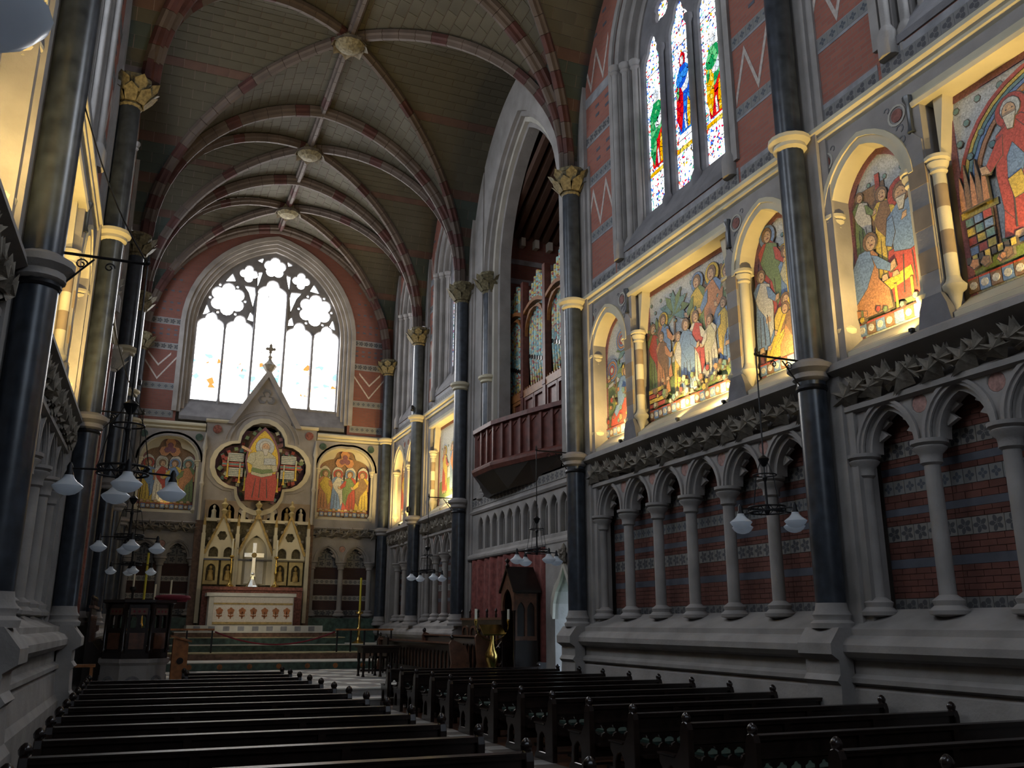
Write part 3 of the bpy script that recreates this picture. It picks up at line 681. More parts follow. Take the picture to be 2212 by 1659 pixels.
def scene_altar(p, z0):
    ground(p, z0, z0+.55, 'green'); p.dots([z0+2.6, z0+2.35, z0+2.1, z0+1.85], n=9, r=.045); c = p.U(.45)
    for i, k in enumerate(('red', 'yellow', 'teal', 'blue', 'orange')):
        r = 1.36-.06*i; q = [(c+r*math.cos(PI*j/16), z0+1.33+r*math.sin(PI*j/16)) for j in range(17)]; q2 = [(c+(r-.07)*math.cos(PI*j/16), z0+1.33+(r-.07)*math.sin(PI*j/16)) for j in range(17)]
        b = MB(p.T); b.strip(q, q2, .285, .32); child('mosaic_rainbow', b, MZ[k], p.root)
    p.shape('mosaic_altar', rect(*sorted((p.U(.02), p.U(.17))), z0+.5, z0+1.05), 'orange'); p.shape('mosaic_altar_top', rect(*sorted((p.U(.01), p.U(.185))), z0+1.05, z0+1.14), 'yellow')
    for i in range(3):
        for j in range(4): p.shape('mosaic_altar_tile', rect(*sorted((p.U(.03+.046*i), p.U(.066+.046*i))), z0+.53+.13*j, z0+.63+.13*j), ('blue', 'red', 'yellow', 'teal')[(i+j) % 4])
    for i in range(5): a = .04+.028*i; p.shape('mosaic_flame', [(p.U(a-.014), z0+1.14), (p.U(a+.014), z0+1.14), (p.U(a+.01), z0+1.42), (p.U(a-.004), z0+1.62+.14*(i % 2)), (p.U(a-.012), z0+1.4)], 'brown' if i % 2 else 'orange')
    p.shape('mosaic_hem', [(p.U(.23), z0+.4), (p.U(.5), z0+.42), (p.U(.4), z0+.9), (p.U(.26), z0+.85)], 'blue')
    p.fig(.32, z0+.5, 1.78, 'red', 'red', 'red', dr=-1, hair='sky', extra='beard'); p.shape('mosaic_sleeve', [(p.U(.27), z0+1.55), (p.U(.3), z0+1.7), (p.U(.345), z0+1.45), (p.U(.31), z0+1.15), (p.U(.26), z0+1.28)], 'blue'); p.shape('mosaic_cuff', [(p.U(.26), z0+1.25), (p.U(.32), z0+1.3), (p.U(.335), z0+1.0), (p.U(.275), z0+.98)], 'yellow')
    p.fig(.6, z0+.42, 1.7, 'blue', 'white', dr=-1); p.fig(.75, z0+.4, 1.6, 'green', 'orange', dr=-1); p.fig(.9, z0+.4, 1.6, 'orange', 'yellow', 'gold', dr=-1)
    for i in range(8): p.shape('mosaic_terrace', rect(*sorted((p.U(.03+.03*i), p.U(.052+.03*i))), z0+.38, z0+.47), 'yellow' if i % 2 else 'dark')
    p.flowers(z0+.27, z0+.38, 22)
def scene_garden(p, z0):
    ground(p, z0, z0+1.15); p.tree(.75, z0+.9, 1.5); p.tree(.35, z0+.6, 1.2); p.flowers(z0+.3, z0+1.5, 46)
    for x, z in ((.6, 2.15), (.25, 1.55)):
        p.start()
        for i, k in enumerate(('blue', 'orange', 'blue', 'red', 'white')): p.poly(circ(p.U(x), z0+z, .26-.05*i, 14), k)
        p.done('mosaic_roundel')
    p.fig(.62, z0+.25, 1.5, 'red', 'blue', 'yellow', pose='kneel')
def scene_saints(p, z0, rows):
    p.shape('mosaic_field', rect(p.u0+.03, p.u1-.03, z0+.2, z0+1.75), 'dark'); ground(p, z0, z0+.5, 'yellow')
    for i, r in enumerate(rows):
        x = .14+.24*i; c = p.U(x); p.shape('mosaic_arch', [(c-.22, z0+1.3)]+parch(c-.22, c+.22, z0+1.82, .28, 4)+[(c+.22, z0+1.3)], 'white')
        p.shape('mosaic_curtain', rect(c-.25, c+.25, z0+1.1, z0+1.5), 'orange')
        p.fig(x, z0+.28, 1.62, r[0], r[1], r[2], dr=1 if i < 2 else -1)
    p.shape('mosaic_canopy', foil((p.u0+p.u1)/2, z0+2.35, .22, .2, 3, PI/2, 6), 'orange'); p.shape('mosaic_canopy', foil((p.u0+p.u1)/2, z0+2.35, .12, .11, 3, PI/2, 6), 'purple')
SCENES = dict(crowd=scene_crowd, court=scene_court, table=scene_table, altar=scene_altar, garden=scene_garden)
def flood(T, u, z, tu, tz, power, col=(1, .70, .25), d=-.1, td=.25, label=None, size=2.1):
    """small flood lamp on the ledge below a mosaic"""
    t = thing('flood_lamp', label or 'small black flood lamp on the ledge below a mosaic', 'lamp', T(u, d, 5.62), 'flood lamps hidden on the mosaic ledge')
    b = MB(T); b.box(u-.03, u+.03, d-.02, d+.04, z-.06, z-.015); child('housing', b, iron, t); child('foot', MB(T).box(u-.012, u+.012, d-.01, .0, 5.6, 5.64), iron, t)
    l = lamp('flood_light', 'SPOT', T(u, d, z), T(tu, td, tz), power, col, .05, size, .9); l.parent = t; l.location = Vector(T(u, d, z))-Vector(T(u, d, 5.62))
def panel(T, sgn, u0, u1, kind, scene, label, z0=5.95, zs=7.85, h=.9, power=1., near=None, pic=True):
    t = thing('mosaic_panel', label, 'mosaic', T((u0+u1)/2, .3, z0), 'mosaic panels of the upper wall')
    c = (u0+u1)/2; hw = (u1-u0)/2
    ol = opening(c, hw, z0, zs, h, 8) if kind == 'arch' else rect(u0, u1, z0, 8.78)
    p = Pic(T, u0, u1, sgn, t); pic_frame(p, ol, z0, pic)
    if callable(scene): scene(p, z0)
    elif pic: SCENES[scene](p, z0)
    else:
        ground(p, z0, z0+.8); p.dots([z0+2, z0+1.8], n=4)
        for i in range(3): p.fig(.22+.28*i, z0+.4, 1.6, ('red', 'blue', 'green')[i], ('yellow', 'orange', 'white')[i], 'gold')
    # reveal shafts, mouldings and sill
    if kind == 'arch':
        a = opening(c, hw+.0, zs, zs, h, 8); b_ = opening(c, hw+.12, zs, zs, h+.12, 8); e = opening(c, hw+.2, zs, zs, h+.2, 8)
        m = MB(T); m.strip(a, b_, -.02, .31); m.strip(b_, e, -.05, .05); child('arch_moulding', m, stone_buff, t)
        if T is TE: child('cusped_frame', MB(T).strip(cusped(c, hw-.06, zs, zs, h-.05, .3)[1:-1], parch(c-hw-.01, c+hw+.01, zs, h+.01, 14), .2, .3), stone_buff, t)
    else:
        m = MB(T); m.run([(.31, 8.78), (-.03, 8.78), (-.05, 8.84), (.0, 8.9), (-.02, 8.98), (.31, 8.98)], u0-.25, u1+.25); child('lintel_moulding', m, stone_buff, t)
        child('corner_curve', MB(T).prism([(u0, 7.9), (u0, 8.78), (u0+.16, 8.78)], .1, .31), stone_buff, t); child('corner_curve', MB(T).prism([(u1, 7.9), (u1, 8.78), (u1-.16, 8.78)], .1, .31), stone_buff, t)
    for u in (u0-.06, u1+.06):
        x, y, _ = T(u, .1, 0); r = .085; s = empty('jamb_shaft', t)
        zz = 6.2; b = MB(); k = 0
        while zz < zs-.16:
            z2 = min(zz+.33, zs-.16); child('drum', MB().lathe(x, y, [(r, zz), (r, z2)], 12), stone_buff if k % 2 == 0 or kind == 'arch' else stone_brown, s, True); zz = z2; k += 1
        child('capital', MB().lathe(x, y, [(r, zs-.17), (r+.03, zs-.14), (r+.02, zs-.1), (r+.05, zs-.05), (r+.06, zs-.02), (r+.04, zs), (r+.08, zs+.03), (r+.08, zs+.08)], 12), stone_buff, s, True)
        child('base', MB().lathe(x, y, [(.02, 5.72), (r*.8, 5.9), (r+.01, 6.0), (r+.06, 6.04), (r+.07, 6.09), (r+.02, 6.15), (r, 6.21)], 12), stone_buff, s, True)
    child('sill', MB(T).run([(.36, z0), (.3, z0), (-.02, 5.7), (-.02, 5.6), (.36, 5.6)], u0-.02, u1+.02), stone_buff, t)
    if power > 0:
        nu = u0+.1 if near is None else near
        flood(T, u0+.1, 5.69, u1-.15, z0+1.5, FLOOD*power, label='black flood lamp below the '+' '.join(label.split()[:10]))
        if u1-u0 > 2: flood(T, u0+(u1-u0)*.5, 5.69, u0+(u1-u0)*.7, z0+1.5, FLOOD*power*.8, label='second flood lamp below the '+' '.join(label.split()[:10]))
    return t
# ------------------------------------------------------------------ windows and the brick wall above the mosaics
def glassfig(T, c, z, h, cols, root, d, w=.5):
    g = lambda L: [(c+a*w, z+b*h) for a, b in L]
    for L, k in (([(-.3, 0), (-.36, .35), (-.22, .55), (.2, .55), (.38, .3), (.3, 0)], cols[0]), ([(-.32, .5), (-.38, .75), (-.1, .86), (.15, .84), (.36, .7), (.3, .45), (0, .35)], cols[1]), ([(.02, .55), (.36, .62), (.4, .2), (.2, .02), (.06, .25)], cols[2]), ([(-.14, .84), (-.16, .95), (0, 1.02), (.15, .95), (.13, .84)], cols[3]), ([(-.2, .5), (-.34, .62), (-.3, .7), (-.1, .6), (.1, .56), (.05, .5)], 'white'), ([(-.26, .02), (-.3, .3), (-.2, .4), (-.12, .2), (-.14, .02)], 'yellow'), ([(-.1, .02), (-.05, .22), (.02, .2), (.0, .02)], 'white'), ([(.2, .6), (.34, .55), (.32, .44), (.22, .48)], 'green'), ([(-.09, .86), (0, .84), (.08, .87), (.07, .95), (-.07, .95)], 'white')):
        d -= .0015; pane(T, g(L), d, GC[k], root, 'glass_piece', .008)
def side_window(T, rot, ya, yb, wall, lights, figs=None):
    nwin[0] += 1; c = (ya+yb)/2; wide = lights == 3
    hw = 2.15 if wide else 1.45; zs = 14.6; h = 2.75 if wide else 2.2; z0 = 9.98
    root = bpy.data.objects.new('window_%d' % nwin[0], None); COL.objects.link(root); struct(root)
    ords = [hw-.2*k for k in range(4)]; PT = [opening(c, w_, z0, zs, h-.2*k, 10) for k, w_ in enumerate(ords)]
    for k in range(3): child('jamb_order', MB(T).strip(PT[k], PT[k+1], .02+.16*k, .7), stone, root)
    for k in range(3):
        for sg in (-1, 1):
            x, y, _ = T(c+sg*(ords[k]-.1), -.02+.16*k, 0); r = .075
            s = child('jamb_shaft', MB().lathe(x, y, [(r+.08, z0-.25), (r+.08, z0+.1), (r+.03, z0+.22), (r, z0+.28), (r, zs-.15), (r+.05, zs-.1), (r+.03, zs-.05), (r+.08, zs+.02), (r+.08, zs+.08)], 10), stone, root, True)
    iw = ords[3]; gd = .5
    # tracery with real openings
    mw = .32 if wide else .14; lw = (2*iw-.12-mw*(lights-1))/lights; out = opening(c, iw+.05, 10.45, zs, h-.6+.05, 12); holes = []; lz = 10.72
    for i in range(lights):
        lc = c-iw+.06+lw/2+i*(lw+mw); zt = 14.35 if (wide and i != 1) or not wide else 14.5
        holes.append(cusped(lc, lw/2, lz, zt-.05, .75, .25))
    if wide:
        for sg in (-1, 1): holes.append(foil(c+sg*.62, 15.45, .16, .17, 4, PI/4, 6))
        holes.append(foil(c, 16.2, .13, .15, 4, 0, 6))
    else: holes.append(foil(c, 15.45, .18, .18, 4, PI/4, 6))
    child('tracery', MB(T).plate(out, holes, .38, .62, .05), stone_dark, root)
    for i in range(1, lights):
        u = c-iw+.06+i*lw+(i-.5)*mw; x, y, _ = T(u, .32, 0)
        child('mullion', MB().lathe(x, y, [(.13, 10.35), (.13, 10.6), (.07, 10.75), (.065, 14.2), (.11, 14.3), (.1, 14.4)], 10), stone_dark, root, True)
    for i in range(lights):
        lc = c-iw+.06+lw/2+i*(lw+mw); zz = lz
        nk = 4 if figs or rot < 0 else 1
        for k in range(nk):
            z2 = lz+(15.25-lz)*(k+1)/nk; o = rect(lc-lw/2+.09, lc+lw/2-.09, zz+.012, z2-.012)
            pane(T, o, gd, glass_side if figs or (rot < 0 and not wide) else (glass_south if rot < 0 else glass_plain), root)
            for sg in (-1, 1): pane(T, rect(lc+sg*(lw/2-.04)-.045, lc+sg*(lw/2-.04)+.045, zz+.012, z2-.012), gd, glass_border, root)
            zz = z2
        if figs: glassfig(T, lc, lz+1.0+.25*(i % 2), 1.9, figs[i], root, gd-.02, lw*.95); pane(T, rect(lc-lw/2+.02, lc+lw/2-.02, lz+.85, lz+.95), gd-.012, GC['yellow'], root, 'glass_band', .01)
    pane(T, opening(c, iw, 15.22, 15.24, 1.55, 8), gd+.03, glass_side if figs else glass_plain, root)
    # sloping sill
    child('window_sill', MB(T).run([(.7, 10.7), (.38, 10.66), (-.03, 9.98), (-.03, 9.86), (.7, 9.86)], c-hw+.02, c+hw-.02), stone_dark, root)
    # brickwork round the opening
    top = 18.8; o = PT[0]; arch = o[1:-1]; b = MB(T)
    b.box(ya, c-hw, 0, .6, 9.45, zs); b.box(c+hw, yb, 0, .6, 9.45, zs); b.box(ya, c-hw, 0, .6, zs, top); b.box(c+hw, yb, 0, .6, zs, top); b.box(c-hw, c+hw, 0, .6, 9.45, z0-.1)
    b.strip(arch, [(u, top) for u, z in arch], 0, .6); child('brick_field', b, brick_red, wall)
    h1 = opening(c, hw, z0, zs, h, 10); h2 = opening(c, hw+.16, z0, zs, h+.16, 10); child('hood_mould', MB(T).strip(h1, h2, -.06, .05), stone, wall)
    for ua, ub in ((ya+.3, c-hw-.16), (c+hw+.16, yb-.3)):
        child('stone_band', MB(T).box(ua, ub, -.008, .02, 9.47, 9.8), band_grey, wall)
        for z in (10.72, 12.2, 13.35, 14.45): child('stone_band', MB(T).box(ua, ub, -.008, .02, z, z+.27), band_grey, wall)
        for z, m in ((9.47, tile_scroll), (10.74, tile_ring), (12.22, tile_ring), (13.37, tile_leaf)): band_tiles(T, ua, ub, z+.03, z+.24, -.012, m, wall)
        n = 2 if wide else 1
        for zz, inv in ((11.02, False), (14.78, True)):
            b = MB(T); zig(b, ua+.03, ub-.03, zz+.1, zz+1.0, 2*n, .2, -.007, .01, inv); b2 = MB(T); zig(b2, ua+.03, ub-.03, zz+.42, zz+1.32 if zz < 11.5 and False else zz+1.06, 2*n, .05, -.006, .01, not inv)
            child('chevron_band', b, band_white, wall)
        b = MB(T)
        for z in (12.75, 13.0, 13.95, 14.2, 16.2, 16.6, 17.0):
            for i in range(int((ub-ua)/.5)): b.box(ua+.1+i*.5, ua+.28+i*.5, -.006, .01, z, z+.075)
        child('header_bricks', b, brick_blue, wall, kind='stuff')
    child('stone_band', MB(T).box(c-hw-.1, c+hw+.1, -.008, .02, 9.47, 9.84), band_grey, wall); band_tiles(T, c-hw-.1, c+hw+.1, 9.52, 9.72, -.012, tile_scroll, wall)
    return root
def spandrels(T, ya, yb, ops, wall, z0=5.6, z1=9.17):
    """masonry sheet of the mosaic storey with its openings, inlaid roundels above"""
    holes = [opening(c, hw+.1, z0+.12, 7.85, .98, 8) if k == 'arch' else rect(c-hw-.14, c+hw+.14, z0+.12, 8.9) for c, hw, k in ops]
    child('ashlar', MB(T).plate(rect(ya, yb, z0, z1), holes, 0, .35, 0), stone, wall)
    for c, hw, k in ops:
        if k == 'arch':
            for sg in (-1, 1):
                u = c+sg*(hw+.02); child('roundel', MB(T).prism(circ(u, 8.82, .1, 12), -.012, .02), marble_red, wall)
                q = circ(u, 8.82, .13, 14); child('roundel_ring', MB(T).strip(q, circ(u, 8.82, .16, 14), -.015, .01, True), stone_pale, wall)
                b = MB(T)
                for j, (a, zz, r) in enumerate(((.02, 8.6, .07), (.04, 8.42, .06), (-.17, 8.98, .05), (.05, 8.24, .045))):
                    cc = circ(u+sg*a*1.0, zz, r, 10); b.strip(cc[:8], circ(u+sg*a, zz, r*.65, 10)[:8], -.008, .01)
                child('incised_scroll', b, stone_dark, wall, kind='stuff')
# ------------------------------------------------------------------ the bays of both side walls
side_of = {1: 'right', -1: 'left'}
def pilaster(T, y, wall, d=.0):                                  # stone backing behind a shaft
    b = MB(T); b.box(y-.36, y+.36, -.1, .3, 1.85, 18.4); b.box(y-.5, y-.36, -.04, .3, 1.85, 12.8); b.box(y+.36, y+.5, -.04, .3, 1.85, 12.8); child('pilaster', b, stone, wall)
def full_bay(T, sg, ya, yb, wall, real, labels, scenes, figs, powers, lab_arc, rot):
    n = 6; pitch = (yb-ya-.9)/n
    arcade(T, ya+.45, n, pitch, lab_arc, real)
    cornice(T, rot, ya+.25, yb-.25); string(T, ya+.2, yb-.2)
    ops = [(ya+1.15, .7, 'arch'), ((ya+yb)/2-.02, 1.575, 'square'), (yb-1.15, .7, 'arch')]
    spandrels(T, ya, yb, ops, wall)
    for (c, hw, k), lb, s_, pw in zip(ops, labels, scenes, powers):
        if lb: panel(T, -sg if sg > 0 else 1, c-hw, c+hw, k, s_, lb, power=pw, pic=isinstance(s_, str) and s_ in SCENES)
    for u in (ya+2.1, yb-2.1):                                   # striped stone pier with a corbelled foot between the panels
        b = MB(T); b.box(u-.14, u+.14, -.03, .2, 6.0, 8.1); child('pier', b, stone, wall)
        for i in range(3): child('pier_band', MB(T).box(u-.145, u+.145, -.035, .2, 6.35+i*.62, 6.66+i*.62), stone_brown, wall)
        child('pier_head', MB(T).prism([(u-.14, 8.1), (u-.14, 8.25), (u, 8.42), (u+.14, 8.25), (u+.14, 8.1)], -.03, .2), stone, wall)
        child('pier_foot', MB(T).prism([(u-.26, 5.62), (u+.26, 5.62), (u+.22, 5.85), (u+.15, 6.02), (u-.15, 6.02), (u-.22, 5.85)], -.06, .2), stone_dark, wall)
        x, y, _ = T(u, -.02, 0); child('small_shaft', MB().lathe(x, y, [(.06, 8.42), (.04, 8.5), (.04, 8.85), (.075, 8.92), (.075, 8.97)], 8), marble_blue, wall, True)
    side_window(T, rot, ya, yb, wall, 3, figs)
wr, wl = walls['wall_right'], walls['wall_left']
FIG = [('red', 'green', 'yellow', 'white'), ('blue', 'blue', 'red', 'red'), ('red', 'green', 'green', 'white')]
full_bay(TR, 1, 10.0, 17.9, wr, 2, ['arched mosaic of a crowned court with red-robed figure beside the dark shaft', 'large square mosaic of a crowd below palm trees', 'narrow arched mosaic with two blue roundels beside the organ'],
         ['court', 'crowd', 'garden'], FIG, (1, 1, 1), 'blind arcade of six arches on the long wall between two dark shafts', -PI/2)
full_bay(TR, 1, 2.1, 10.0, wr, 1, [None, 'large square mosaic of a red-cloaked figure at an altar under a rainbow', 'arched yellow-lit mosaic of a bearded man seated at a table'],
         ['court', 'altar', 'table'], None, (0, 1, 1), 'blind arcade at the edge of the picture below the rainbow mosaic', -PI/2)
full_bay(TL, -1, 10.0, 17.9, wl, 0, ['arched mosaic on the left wall seen edge-on above a carved frieze', 'square mosaic on the left wall seen edge-on with yellow frame', 'arched mosaic on the left wall seen edge-on before the second shaft'],
         [None, None, None], None, (1.2, 1.2, 1.2), 'blind arcade seen edge-on along the left wall beyond the dark shaft', PI/2)
full_bay(TL, -1, 2.1, 10.0, wl, 0, [None, None, 'arched mosaic on the left wall beside the white lamp shade'],
         [None, None, None], None, (0, 0, 1.2), 'blind arcade on the left wall at the picture edge', PI/2)
for T, w in ((TR, wr), (TL, wl)):
    b = MB(T); b.box(-5.8, 2.1, .0, .4, 4.8, 18.8).box(-5.8, 2.1, .3, .5, 1.8, 4.8); child('ashlar', b, stone, w)
def narrow_bay(T, sg, ya, yb, wall, ops, labels, powers, lab, rot):
    n = 4 if sg > 0 else 3; pitch = (yb-ya-.9)/n
    arcade(T, ya+.45, n, pitch, lab, 0); cornice(T, rot, ya+.25, yb-.25); string(T, ya+.2, yb-.2); spandrels(T, ya, yb, ops, wall)
    for (c, hw, k), lb, pw in zip(ops, labels, powers): panel(T, -sg if sg > 0 else 1, c-hw, c+hw, k, None, lb, power=pw, pic=False)
    side_window(T, rot, ya, yb, wall, 2)
narrow_bay(TR, 1, 26.1, 31.1, wr, [(28.6, 1.55, 'square')], ['square mosaic glowing yellow in the chancel beyond the organ'], (1.6,), 'short blind arcade in the chancel below the glowing square mosaic', -PI/2)
narrow_bay(TR, 1, 31.1, 36.1, wr, [(32.5, .7, 'arch'), (34.5, .7, 'arch')], ['arched mosaic in the chancel between two dark shafts, nearer the organ', 'arched mosaic in the chancel next to the corner of the end wall'], (1.6, 1.6), 'short blind arcade in the chancel corner beside the altar', -PI/2)
narrow_bay(TL, -1, 26.1, 31.1, wl, [(28.6, 1.55, 'square')], ['square mosaic of the chancel hidden edge-on behind the hanging lamps'], (0,), 'short blind arcade edge-on in the chancel behind the choir stalls', PI/2)
narrow_bay(TL, -1, 31.1, 36.1, wl, [(32.5, .7, 'arch'), (34.5, .7, 'arch')], ['arched mosaic edge-on in the chancel, farther from the altar', 'arched mosaic edge-on in the chancel, beside the altar wall'], (0, 0), 'short blind arcade edge-on in the chancel next to the end wall', PI/2)
for i, (y, nm) in enumerate(((2.1, 'at the picture edge'), (10.0, 'between the crowned-court mosaic and the table mosaic'), (17.9, 'between the organ and the long blind arcade'), (26.1, 'on the far side of the organ balcony'), (31.1, 'in the chancel between its two bays'), (35.7, 'in the chancel corner right of the altar'))):
    pilaster(TR, y, wr); big_column(8.9, y, 'tall blue-grey marble shaft '+nm)
for i, (y, nm) in enumerate(((10.0, 'nearest the camera on the left wall, beside the hanging lamp'), (17.9, 'second along the left wall, with an iron bracket'), (26.1, 'third along the left wall, behind the pulpit'), (31.1, 'fourth along the left wall, in the chancel'), (35.7, 'in the chancel corner left of the altar'))):
    pilaster(TL, y, wl); big_column(XLF(y)+.3, y, 'tall blue-grey marble shaft '+nm)
pilaster(TL, 1.55, wl); big_column(XLF(1.55)+.3, 1.55, 'tall blue-grey marble shaft on the left wall beside the camera')
plinth(TR, -5.8, 18.45, 'baseboard_right'); plinth(TL, -5.8, 18.4, 'baseboard_left'); plinth(TR, 26.0, 36.0, 'baseboard_right_chancel'); plinth(TL, 25.8, 36.0, 'baseboard_left_chancel')
for T, y in ((TR, 10.0), (TL, 10.0), (TR, 17.9), (TL, 17.9)):
    trim(MB(T).run([(-.3, FL), (-.62, FL), (-.62, .66), (-.56, .75), (-.54, 1.1), (-.6, 1.16), (-.54, 1.24), (-.54, 1.42), (-.66, 1.5), (-.66, 1.64), (-.58, 1.74), (-.5, 1.84), (-.3, 1.85)], y-.33, y+.33), stone)
# left wall, bay opposite the organ: window above added to light the organ, plain stone below
side_window(TL, PI/2, 17.9, 26.1, wl, 3); string(TL, 18.1, 25.9)
child('ashlar', MB(TL).box(17.9, 26.1, .0, .4, 1.8, 9.2), stone, wl)
for u, nm in ((19.25, 'nearer'), (24.75, 'farther')):
    x, y, _ = TL(u, -.08, 0); big_column(x, y, 'slim blue-grey shaft on the left wall behind the pulpit, '+nm, rings=False, r=.14, ztop=8.3)
for u in (20.0, 24.2): child('pink_shaft', MB().lathe(XLF(u), u, [(.12, 1.2), (.12, 8.9)], 12), marble_red, wl, True)
# ------------------------------------------------------------------ organ chamber
b = MB(TR)
b.box(17.9, 19.2, 0, .5, 5.6, 18.6).box(25.0, 26.1, 0, .5, 5.6, 18.6)
oa = parch(19.2, 24.9, 12.6, 4.5, 10); b.strip(oa, [(u, 18.7) for u, z in oa], .0, .5); child('chamber_front', b, stone, wr)
for k in range(3):
    p = opening(22.05, 2.85-.16*k, 5.7, 12.6, 4.5-.16*k, 10); q = opening(22.05, 2.85-.16*(k+1), 5.7, 12.6, 4.34-.16*k, 10)
    child('arch_order', MB(TR).strip(p, q, .12+.13*k, .75), stone if k != 1 else stone_pale, wr)
b = MB(TR); b.box(17.6, 17.9, .5, 4, 5.5, 18.6).box(26.1, 26.4, .5, 4, 5.5, 18.6).box(17.6, 26.4, 3.6, 4, 5.5, 18.6); child('chamber_wall', b, brick_red, wr)
b = MB(TR); b.box(25.3, 26.15, .5, 3.6, 5.5, 18.6); child('chamber_wall', b, brick_redx, wr)
for z in (10.2, 11.1, 12.0, 12.8, 13.5): child('stone_band', MB(TR).box(25.28, 25.4, .5, 3.6, z, z+.18), band_grey, wr)
for i in range(6): child('corbel', MB(TR).box(25.05, 25.3, .9+i*.5, 1.05+i*.5, 14.1, 14.4), stone_pale, wr)
b = MB(TR); b.box(17.6, 26.4, .5, 4, 18.4, 18.6); child('chamber_roof', b, timber_roof, wr)
for i in range(9): child('rafter', MB(TR).add([(25.2, .8+i*.36, 14.4), (25.2, .98+i*.36, 14.4), (25.2, .98+i*.36, 14.7), (25.2, .8+i*.36, 14.7), (18.2, .8+i*.36, 18.1), (18.2, .98+i*.36, 18.1), (18.2, .98+i*.36, 18.4), (18.2, .8+i*.36, 18.4)], [(0, 1, 2, 3), (4, 7, 6, 5), (0, 4, 5, 1), (1, 5, 6, 2), (2, 6, 7, 3), (3, 7, 4, 0)]), timber_roof, wr)
child('chamber_floor', MB(TR).box(18, 26, .0, 3.6, 5.45, 5.6), oak, wr)
big_column(9.42, 24.95, 'blue-grey marble shaft carrying the organ arch behind the balcony', rings=True, r=.195, z0=5.6)
org = thing('pipe_organ', 'pipe organ with patterned painted pipes in a reddish wooden case', 'organ', (10.2, 22.2, 5.6))
painted = []
for k, (c1, c2) in enumerate((((.17, .34, .37), (.55, .5, .3)), ((.24, .38, .34), (.45, .12, .08)))):  # pipe paint raised in place of light falling from the left
    m, t, N, L, P = newmat('painted_pipe_%d' % k); P.inputs['Roughness'].default_value = .4
    tc = N.new('ShaderNodeTexCoord'); v = N.new('ShaderNodeTexVoronoi'); v.inputs['Scale'].default_value = 16; L.new(tc.outputs['Object'], v.inputs['Vector'])
    s_ = N.new('ShaderNodeSeparateColor'); L.new(v.outputs['Color'], s_.inputs[0]); sx = N.new('ShaderNodeSeparateXYZ'); L.new(tc.outputs['Object'], sx.inputs[0])
    w1 = N.new('ShaderNodeMath'); w1.operation = 'SINE'; ml = N.new('ShaderNodeMath'); ml.operation = 'MULTIPLY'; ml.inputs[1].default_value = 4.2; L.new(sx.outputs['Z'], ml.inputs[0]); L.new(ml.outputs[0], w1.inputs[0])
    ad = N.new('ShaderNodeMath'); ad.operation = 'MULTIPLY_ADD'; ad.inputs[1].default_value = .22; L.new(w1.outputs[0], ad.inputs[0]); L.new(s_.outputs[0], ad.inputs[2])
    rp = N.new('ShaderNodeValToRGB'); cr = rp.color_ramp; cr.interpolation = 'CONSTANT'
    for e in range(3): cr.elements.new(.5)
    for e, (ps, cc) in zip(cr.elements, ((0, c1), (.38, tuple(x*1.7 for x in c1)), (.55, (.62, .56, .34)), (.75, (.38, .07, .05)), (.9, (.65, .5, .1)))): e.position = ps; e.color = cc+(1,)
    L.new(ad.outputs[0], rp.inputs[0]); L.new(rp.outputs[0], P.inputs['Base Color']); painted.append(m)
posts = [25.32, 23.75, 22.12, 20.5, 18.95]
for i, y in enumerate(posts): child('post', MB().box(10.05, 10.25, y-.09, y+.09, 5.6, 12.2 if 0 < i < 4 else 11.5).box(10.03, 10.27, y-.11, y+.11, 8.5, 8.62), oak_orange if i == 0 else mahogany, org)
for i in range(4):
    y0, y1 = posts[i+1]+.1, posts[i]-.1; c = (y0+y1)/2; hw = (y1-y0)/2
    child('lower_rail', MB().box(10.06, 10.24, y0, y1, 8.45, 8.68), oak_orange, org); child('sill_rail', MB().box(10.06, 10.24, y0, y1, 7.2, 7.4), oak_orange, org)
    for j in range(9): child('rail_crest', MB().box(10.1, 10.2, y0+.03+j*.165, y0+.1+j*.165, 8.68, 8.76), oak_orange, org)
    for j in range(2):
        ya_ = y0+j*hw; f = child('panel_frame', MB(TR).plate(rect(ya_+.01, ya_+hw-.01, 7.4, 8.45), [rect(ya_+.1, ya_+hw-.1, 7.52, 8.34)], .88, .98, .01), oak_orange if i == 0 else mahogany, org)
        child('panel', MB().box(10.14, 10.18, ya_+.08, ya_+hw-.08, 7.5, 8.36), mahogany, f)
    arc = [(y0+(y1-y0)*t/10, 11.1+.2*math.sin(PI*t/10)) for t in range(11)]
    child('arched_rail', MB(TR).strip(arc, [(u, z+.12) for u, z in arc], .86, 1.04), oak_orange, org)
    br = parch(y0+.03, y1-.03, 10.4, .74, 6); child('brace', MB(TR).strip(br, [(u, min(11.16, z+.13)) for u, z in br], .9, 1.0), oak_orange, org)
    n = 8
    for j in range(n):
        yy = y0+.09+(y1-y0-.18)*j/(n-1); r = .075; top = 12.42-abs(j-3.8)*.16; mouth = 9.25+.06*j
        s = child('pipe', MB().lathe(10.3, yy, [(.02, 8.7), (r, mouth), (r, top)], 12), painted[j % 2], org, True)
        child('mouth', MB().box(10.21, 10.24, yy-.045, yy+.045, mouth+.02, mouth+.14), oak, s)
    child('case_back', MB().box(10.55, 10.65, y0-.2, y1+.2, 5.6, 11.0), oak, org)
